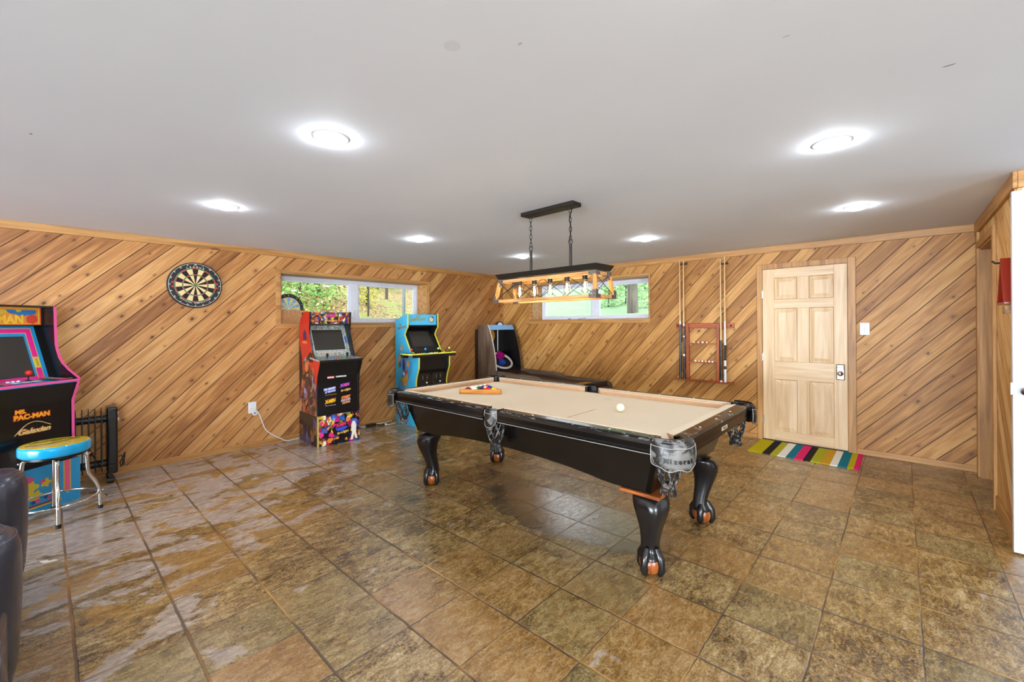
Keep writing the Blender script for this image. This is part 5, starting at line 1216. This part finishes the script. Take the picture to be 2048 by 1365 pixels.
# ------------------------------------------------------------------ switch, outlets, cords, rug
sw = thing('light_switch', 'white light switch plate on the wall beside the pine door', 'light switch', (-.288, YB, 1.315))
obj('plate', MB().box(-.040, .040, -.008, 0, -.064, .064), M_white, sw, bevel=.003)
obj('toggle', MB().box(-.006, .006, -.018, -.008, -.013, .013).tube([(0,-.008,-.03),(0,-.0095,-.03)], .006, 10), pm('#c9c6bf', .35), sw, bevel=.001)
def outlet(y, z, label):
    t = thing('wall_outlet', label, 'outlet', (XL, y, z))
    obj('plate', MB().box(0, .007, -.041, .041, -.064, .064), M_white, t, bevel=.003)
    obj('receptacle', MB().box(.007, .009, -.018, .018, .012, .042).box(.007, .009, -.018, .018, -.042, -.012), pm('#d6d4ce', .35), t, bevel=.001)
    return t
outlet(1.601, .458, 'white wall outlet with a plug, left of the red arcade cabinet')
outlet(.226, .168, 'white wall outlet low on the left wall behind the bar stool')
pc = thing('wall_cable', 'white power cord running from the wall outlet down behind the red arcade cabinet', 'cord', (0,0,0))
obj('plug', MB().box(XL+.0095, XL+.045, 1.578, 1.612, .418, .448), pm('#d9d7d3', .35), pc, bevel=.006)
def smooth_path(P, n=8):
    P = [Vector(p) for p in P]; out = []
    for i in range(len(P)-1):
        p0, p1, p2, p3 = P[max(i-1,0)], P[i], P[i+1], P[min(i+2, len(P)-1)]
        for k in range(n):
            t_ = k/n; out.append(.5*((2*p1)+(p2-p0)*t_+(2*p0-5*p1+4*p2-p3)*t_*t_+(3*p1-p0-3*p2+p3)*t_**3))
    return out+[P[-1]]
obj('cable', MB().tube(smooth_path([(XL+.04,1.60,.428),(XL+.045,1.63,.425),(XL+.03,1.665,.37),(XL+.022,1.70,.27),(XL+.022,1.735,.18),(XL+.022,1.82,.10),(XL+.026,1.90,.045),(XL+.03,1.96,.008),(XL+.02,2.03,.006),(XL+.02,2.10,.006)]), .005, 8), M_white, pc, smooth=True)
obj('dangling_plug', MB().tube(smooth_path([(XL+.012,1.60,.405),(XL+.02,1.615,.375),(XL+.025,1.64,.385),(XL+.02,1.65,.41)]), .009, 8), pm('#c4cbd6', .4), pc, smooth=True)
ps = thing('power_adapter', 'black power adapter with cords on the floor between two arcade cabinets', 'adapter', (-5.385, 3.04, 0))
obj('brick', MB().box(-.025, .025, -.09, .045, 0, .034), M_black, ps, bevel=.005)
obj('black_cord', MB().tube(smooth_path([(0,.045,.018),(.02,.08,.006),(.05,.11,.006),(.03,.14,.006),(.06,.16,.006),(.09,.13,.006)]), .006, 8), M_black, ps, smooth=True)
obj('white_cord', MB().tube(smooth_path([(-.085,-.14,.006),(-.03,-.11,.006),(-.055,-.02,.006),(-.05,.12,.006),(-.03,.22,.008),(-.04,.28,.01),(-.05,.33,.01)]), .005, 8), M_white, ps, smooth=True)
obj('white_plug', MB().tube(smooth_path([(.085,.14,.012),(.10,.16,.012),(.11,.18,.006),(.09,.30,.006),(.05,.33,.006)]), [.013]*9+[.006]*8+[.005]*16, 8), pm('#d8c9a8', .45), ps, smooth=True)
rg_t = NT('rug_stripes'); x_ = rg_t.sep(rg_t.coord())
stops = [(0,'#b5a915'),(.145,'#2a2426'),(.225,'#a8a62a'),(.295,'#e6e3d8'),(.375,'#1a7185'),(.45,'#dd2668'),(.53,'#2a2426'),(.595,'#a8a62a'),(.68,'#c79a28'),(.765,'#e6e3d8'),(.825,'#1a7185'),(.905,'#b5a915'),(.955,'#dd2668')]
# the weave: fine ribs
cl_ = rg_t.ramp(rg_t.mapr(x_[0], -1.243, -.305, 0, 1), [(p, srgb(c)) for p, c in stops], 'CONSTANT')
rg_t.set(cl_, .95, spec=.1); rg_t.bump(rg_t.noise(rg_t.scale(rg_t.coord(), (60,400,60)), 2, 2)[0], .3, .002)
RG = MB().box(-1.243, -.305, 5.13, 5.748, 0.0005, .007)
tag(obj('door_mat', RG, rg_t.mat, bevel=.002), 'striped multicoloured rug on the floor at the foot of the pine door', 'rug')
pp_ = MB(); pp_.xy([(-.045,-.01),(-.02,.012),(.0,.004),(.02,.022),(.05,.015),(.03,-.005),(.012,-.02),(-.02,-.016)], 0, .004)
o = obj('paper_scrap', pp_, pm('#ddd6cc', .7), loc=(-3.745, .012, .0005)); o.rotation_euler = (0,0,.6); tag(o, 'small torn scrap of white paper on the floor near the stool', 'paper scrap')
# dead leaves and a twig on the back window sill
for i, (x, s_) in enumerate(((-4.17,1.0), (-3.97,.7))):
    m = MB(); m.add([(-.035*s_,0,.0),(0,.016*s_,.010),(.04*s_,.004,.022*s_),(.005,-.014*s_,.012)], [(0,1,2,3)]); m.add([(-.035*s_,0,.002),(0,.016*s_,.012),(.04*s_,.004,.024*s_),(.005,-.014*s_,.014)], [(3,2,1,0)])
    o = obj('dead_leaf', m, pm('#5a4028', .8), loc=(x, YB+.24, W2z0+.0125)); tag(o, ('curled brown dead leaf on the back window sill, the left one', 'small curled dead leaf on the back window sill, the right one')[i], 'leaf', 'dead leaves on the back window sill')
o = obj('dry_twig', MB().tube([(0,0,.006),(.03,.005,.014),(.055,.0,.022),(.085,.004,.016),(.10,0,.026)], .0022, 5), pm('#3c2c1e', .8), loc=(-3.93, YB+.235, W2z0+.0125)); tag(o, 'thin dry twig on the back window sill under the lamp', 'twig')

# ------------------------------------------------------------------ outdoors
_t = NT('leaf_litter'); _c = _t.coord(); _v = _t.vor(_c, 30); _r = _t.sep(_v['Color'])[0]; _n = _t.noise(_c, 1.1, 3)[0]
lit = _t.ramp(_r, [(0, srgb('#3e3018')), (.3, srgb('#6b562e')), (.55, srgb('#8a7240')), (.78, srgb('#b59c68')), (.92, srgb('#66742f'))])
_t.set(_t.mix(_t.mapr(_n, .5, .62, 0, .55), lit, srgb('#6f8a3c')), .9); M_lit = _t.mat
_t = NT('lawn_grass'); _c = _t.coord(); _n = _t.noise(_t.scale(_c, (1, .5, 1)), 4, 5)[0]; _t.set(_t.mix(_n, srgb('#5f7e56'), srgb('#86a57e')), .9); M_lawn = _t.mat
def grid(fn, n, m):
    vs = [fn(i/(n-1), j/(m-1)) for j in range(m) for i in range(n)]
    return vs, [(j*n+i, j*n+i+1, (j+1)*n+i+1, (j+1)*n+i) for j in range(m-1) for i in range(n-1)]
g = MB(); rr_ = random.Random(3)
def hill(a, b):
    x = -5.83-26*b; y = -6+(-.93*x+6)*a; return (x, y, 1.18+.20*(26*b)**1.05+.12*math.sin(y*1.3+x)+.05*math.sin(x*3.1+y*2.2))
g.add(*grid(hill, 60, 40)); h1 = struct('hillside', g, M_lit, smooth=True)
g = MB()
def lawn(a, b):
    y = 6.12+34*b; x = -1.0*y+(6+1.0*y)*a; return (x, y, 1.20+.13*(34*b)**1.02+.06*math.sin(x*.7+y*.5))
g.add(*grid(lawn, 40, 40)); struct('lawn', g, M_lawn, smooth=True)
def leaf_mb(c, rx, ry, rz, n, size, seed, shell=.55):
    r_ = random.Random(seed); m = MB()
    for _ in range(n):
        while True:
            p = Vector((r_.uniform(-1,1), r_.uniform(-1,1), r_.uniform(-1,1)))
            if shell*r_.random() < p.length < 1: break
        p = Vector((c[0]+p.x*rx, c[1]+p.y*ry, c[2]+p.z*rz)); a = Vector((r_.gauss(0,1), r_.gauss(0,1), r_.gauss(0,.6))).normalized(); b = a.orthogonal().normalized()
        b = (b*math.cos(r_.random()*6)+a.cross(b)*math.sin(r_.random()*6)); s = size*r_.uniform(.6,1.4)
        m.add([p-a*s, p-b*s*.45, p+a*s, p+b*s*.45], [(0,1,2,3)], r_.randrange(3))
    return m
def undergrowth(fn, n, size, seed, a_rng, b_rng, lift):
    r_ = random.Random(seed); m = MB()
    for _ in range(n):
        p = Vector(fn(r_.uniform(*a_rng), r_.uniform(*b_rng))) + Vector((0,0,r_.random()**2*lift+.02)); a = Vector((r_.gauss(0,1), r_.gauss(0,1), r_.gauss(0,.8))).normalized(); b = a.orthogonal().normalized(); s_ = size*r_.uniform(.5,1.5)
        m.add([p-a*s_, p-b*s_*.5, p+a*s_, p+b*s_*.5], [(0,1,2,3)], r_.choice((0,0,1,1,2,3,4)))
    return m
def leaf_mats(nm, cols): 
    out = []
    for i, c in enumerate(cols):
        t = NT('%s_%d' % (nm, i)); t.set(srgb(c), .6); t.b.inputs['Transmission Weight'].default_value = 0
        out.append(t.mat)
    return out
LG = leaf_mats('leaf_green', ('#6fa84a','#8cc063','#4f8a3c')); LY_ = leaf_mats('leaf_yellow', ('#b5b13a','#d0c85c','#8aa23c')); LB = leaf_mats('leaf_pale', ('#9fc48a','#b9d8a2','#7fae6e'))
M_bark = wood('bark', '#3a352e', '#57524a', '#6f6a60', 'z', .9, False, .6); M_barkd = wood('bark_dark', '#24231f', '#393833', '#4a4a44', 'z', .9, False, .6)
M_post = wood('bark_bluish', '#5f6d72', '#77878c', '#8f9da0', 'z', .8, False, .6)
def hz(x, y): 
    if x < -6 and y < 20 and -x > y*.2+4 and y < 16: return 1.18+.20*max(0, -5.83-x)**1.05
    return 1.18+.20*max(0, -5.83-x)**1.05
def lz(x, y): return 1.20+.13*max(0, y-6.12)**1.02
def tree(name, label, x, y, z, r, h, mats, bark, crown, cat='tree', lean=0, group=None):
    t = thing(name, label, cat, (x, y, z-.1), 0, group)
    obj('trunk', MB().tube([(0,0,0),(lean*.2,0,h*.25),(lean*.5,.02,h*.55),(lean,0,h)], [r*1.25,r,r*.85,r*.6], 10), bark, t, smooth=True)
    if crown:
        m = MB()
        for i, (cx, cy, cz_, rx, rz_, n, s) in enumerate(crown):
            l = leaf_mb((cx, cy, cz_), rx, rx, rz_, n, s, int(x*97+y*31+i)); o_ = len(m.v); m.v += l.v; m.f += [tuple(k+o_ for k in f) for f in l.f]; m.m += l.m
        obj('foliage', m, mats, t)
    return t
ug = obj('undergrowth', undergrowth(hill, 16000, .032, 5, (.13,.75), (.02,.6), .5), leaf_mats('litter_leaf', ('#6e5a2e','#a08a50','#c9b888','#7f8f3a','#b0a83e'))); tag(ug, 'low leafy undergrowth and fallen leaves on the slope outside the left window', 'undergrowth', kind='stuff')
# beyond the left window: slope with saplings, a green bush and thin dark trunks
def at_left(ypx_dir, X): # point on the ray from the viewer through (XL-.26, y)
    return ypx_dir*X/(XL-.28)
LT = [(2.47,-9.4,.045,6,'slim dark trunk on the slope seen through the left pane'),(3.20,-8.2,.016,5,'thin dark sapling just right of the left window mullion'),(3.33,-12,.07,6,'pale leaning sapling in the right pane of the left window'),(3.50,-10.4,.035,5,'slim grey trunk in the middle of the right pane'),(3.80,-7.6,.028,5,'straight bluish trunk toward the right end of the left window'),(2.80,-16,.06,7,'far slender trunk on the slope behind the left pane')]
for i, (yy, X, r, h, lab) in enumerate(LT):
    Y_ = at_left(yy, X); tree('sapling', lab, X, Y_, hz(X, Y_), r, h, LY_, (M_barkd, M_barkd, M_bark, M_bark, M_post, M_barkd)[i], [(0,0,h*.9,1.2,.9,260,.08),(.1,.2,1.3,.5,.6,70,.05)] if i % 2 == 0 else [(0,0,h*.95,1.0,.8,200,.08)], 'tree', .15)
bush = [(2.22,-8.2,.75,.55,900,'soft green bush on the slope outside the left window',LG),(2.02,-9.5,.8,.75,700,'leafy green sapling clump at the left end of the left window',LG),(3.17,-9.0,.34,.95,700,'yellow-green shrub beside the mullion of the left window',LY_),(3.62,-12.5,.6,.7,500,'loose yellow-green shrub in the right pane of the left window',LY_),(2.5,-12.0,.8,.5,500,'low yellow-green shrub high on the slope',LY_)]
for yy, X, rx, rz_, n, lab, ml in bush:
    Y_ = at_left(yy, X); t = thing('bush', lab, 'bush', (X, Y_, hz(X, Y_)-.05))
    obj('foliage', leaf_mb((0,0,rz_*.8), rx, rx, rz_, int(n*2.6), .030, int(X*11)), ml, t); obj('stem', MB().tube([(0,0,0),(.05,.02,rz_)], .02, 6), M_barkd, t)
# beyond the back window: lawn and trees
def at_back(xpx, Y_): return xpx*Y_/(YB+.28)
BT = [(-3.03,8.9,.105,6,'thick grey tree trunk in the right pane of the back window',LG,M_bark),(-3.46,16,.12,7,'slim tree left of the thick trunk beyond the back window',LB,M_bark),(-2.70,17,.14,7,'pale leafy tree right of the thick trunk beyond the back window',LB,M_bark),(-3.18,22,.18,8,'bright leafy tree far behind the thick trunk',LB,M_bark),(-2.3,24,.18,8,'far leafy tree at the right end of the back window',LG,M_bark),(-2.84,20,.1,7,'slender leafy tree between the thick trunk and the right end of the back window',LY_,M_bark)]
for xx, Y_, r, h, lab, ml, bk in BT:
    X_ = at_back(xx, Y_); tree('leafy_tree', lab, X_, Y_, lz(X_, Y_), r, h, ml, bk, [(0,0,1.5,.95,.95,1100,.09),(0,.1,2.9,1.15,1.1,1300,.11),(.1,.1,4.4,1.2,1.2,500,.13)] if Y_ > 9 else [(.1,.3,4.4,1.6,1.5,700,.12)])
for i, (xx, Y_, rx, lab) in enumerate(((-3.45,10.6,.5,'pale green shrub at the left of the right pane beyond the back window'),(-2.74,10.0,.45,'pale arching shrub right of the thick trunk'),(-3.15,11.4,.6,'pale shrub behind the thick trunk'))):
    X_ = at_back(xx, Y_); t = thing('bush', lab, 'bush', (X_, Y_, lz(X_, Y_)-.05)); obj('foliage', leaf_mb((0,0,.9), rx, rx, 1.1, 2200, .04, 40+i), LB, t); obj('stem', MB().tube([(0,0,0),(.02,.02,.6)], .02, 6), M_barkd, t)

# ------------------------------------------------------------------ light
W = bpy.data.worlds.new('sky'); scn.world = W; W.use_nodes = True; nt = W.node_tree; nt.nodes.clear()
wo = nt.nodes.new('ShaderNodeOutputWorld'); bg = nt.nodes.new('ShaderNodeBackground'); bg.inputs[0].default_value = (.86, .94, 1, 1); bg.inputs[1].default_value = 3.6
nt.links.new(bg.outputs[0], wo.inputs[0])
sl = bpy.data.lights.new('sun', 'SUN'); sl.energy = 1.5; sl.angle = R(3); sl.color = (1, .95, .86); so_ = bpy.data.objects.new('sun', sl); link(so_)
so_.rotation_euler = Vector((-.55, .62, -.62)).to_track_quat('-Z', 'Y').to_euler()
# added fill light behind the viewer, lifting ceiling and walls; its glazing is invented
al = bpy.data.lights.new('unseen_light', 'AREA'); al.shape = 'RECTANGLE'; al.size = GX1-GX0-.2; al.size_y = GZ1-GZ0-.2; al.energy = 1500; al.color = (.81, .905, 1.0)
ao = bpy.data.objects.new('unseen_light', al); link(ao); ao.location = ((GX0+GX1)/2, YF-.04, (GZ0+GZ1)/2); ao.rotation_euler = (R(90), 0, 0)

bl = bpy.data.lights.new('unseen_light', 'AREA'); bl.shape = 'RECTANGLE'; bl.size = RZ1-RZ0-.15; bl.size_y = RY1-RY0-.15; bl.energy = 480; bl.color = (.86, .93, 1.0)
bo = bpy.data.objects.new('unseen_light', bl); link(bo); bo.location = (XE+.04, (RY0+RY1)/2, (RZ0+RZ1)/2); bo.rotation_euler = (0, R(90), 0)

# ------------------------------------------------------------------ camera
f_px, yaw, roll, cyp = 855.15, .7397, -.0067, 648.62
fwd = Vector((-math.sin(yaw), math.cos(yaw), 0)); rt = Vector((math.cos(yaw), math.sin(yaw), 0)); up = Vector((0,0,1))
R3 = rt*math.cos(roll)+up*math.sin(roll); U3 = up*math.cos(roll)-rt*math.sin(roll)
cd = bpy.data.cameras.new('camera'); cam = bpy.data.objects.new('camera', cd); link(cam)
cd.sensor_fit = 'HORIZONTAL'; cd.sensor_width = 36; cd.lens = f_px*36/2048; cd.shift_y = -(682.5-cyp)/2048; cd.clip_start = .05
Mc = Matrix.Identity(4)
for i in range(3): Mc[i][0], Mc[i][1], Mc[i][2], Mc[i][3] = R3[i], U3[i], -fwd[i], (0, 0, 1.39)[i]
cam.matrix_world = Mc; scn.camera = cam
vs = scn.view_settings; vs.view_transform = 'Standard'; vs.look = 'None'; vs.exposure = .32; vs.gamma = 1; vs.use_curve_mapping = False
scn.cycles.use_denoising = True; scn.cycles.max_bounces = 8; scn.cycles.diffuse_bounces = 5; scn.cycles.transparent_max_bounces = 12
scn.cycles.sample_clamp_indirect = 6
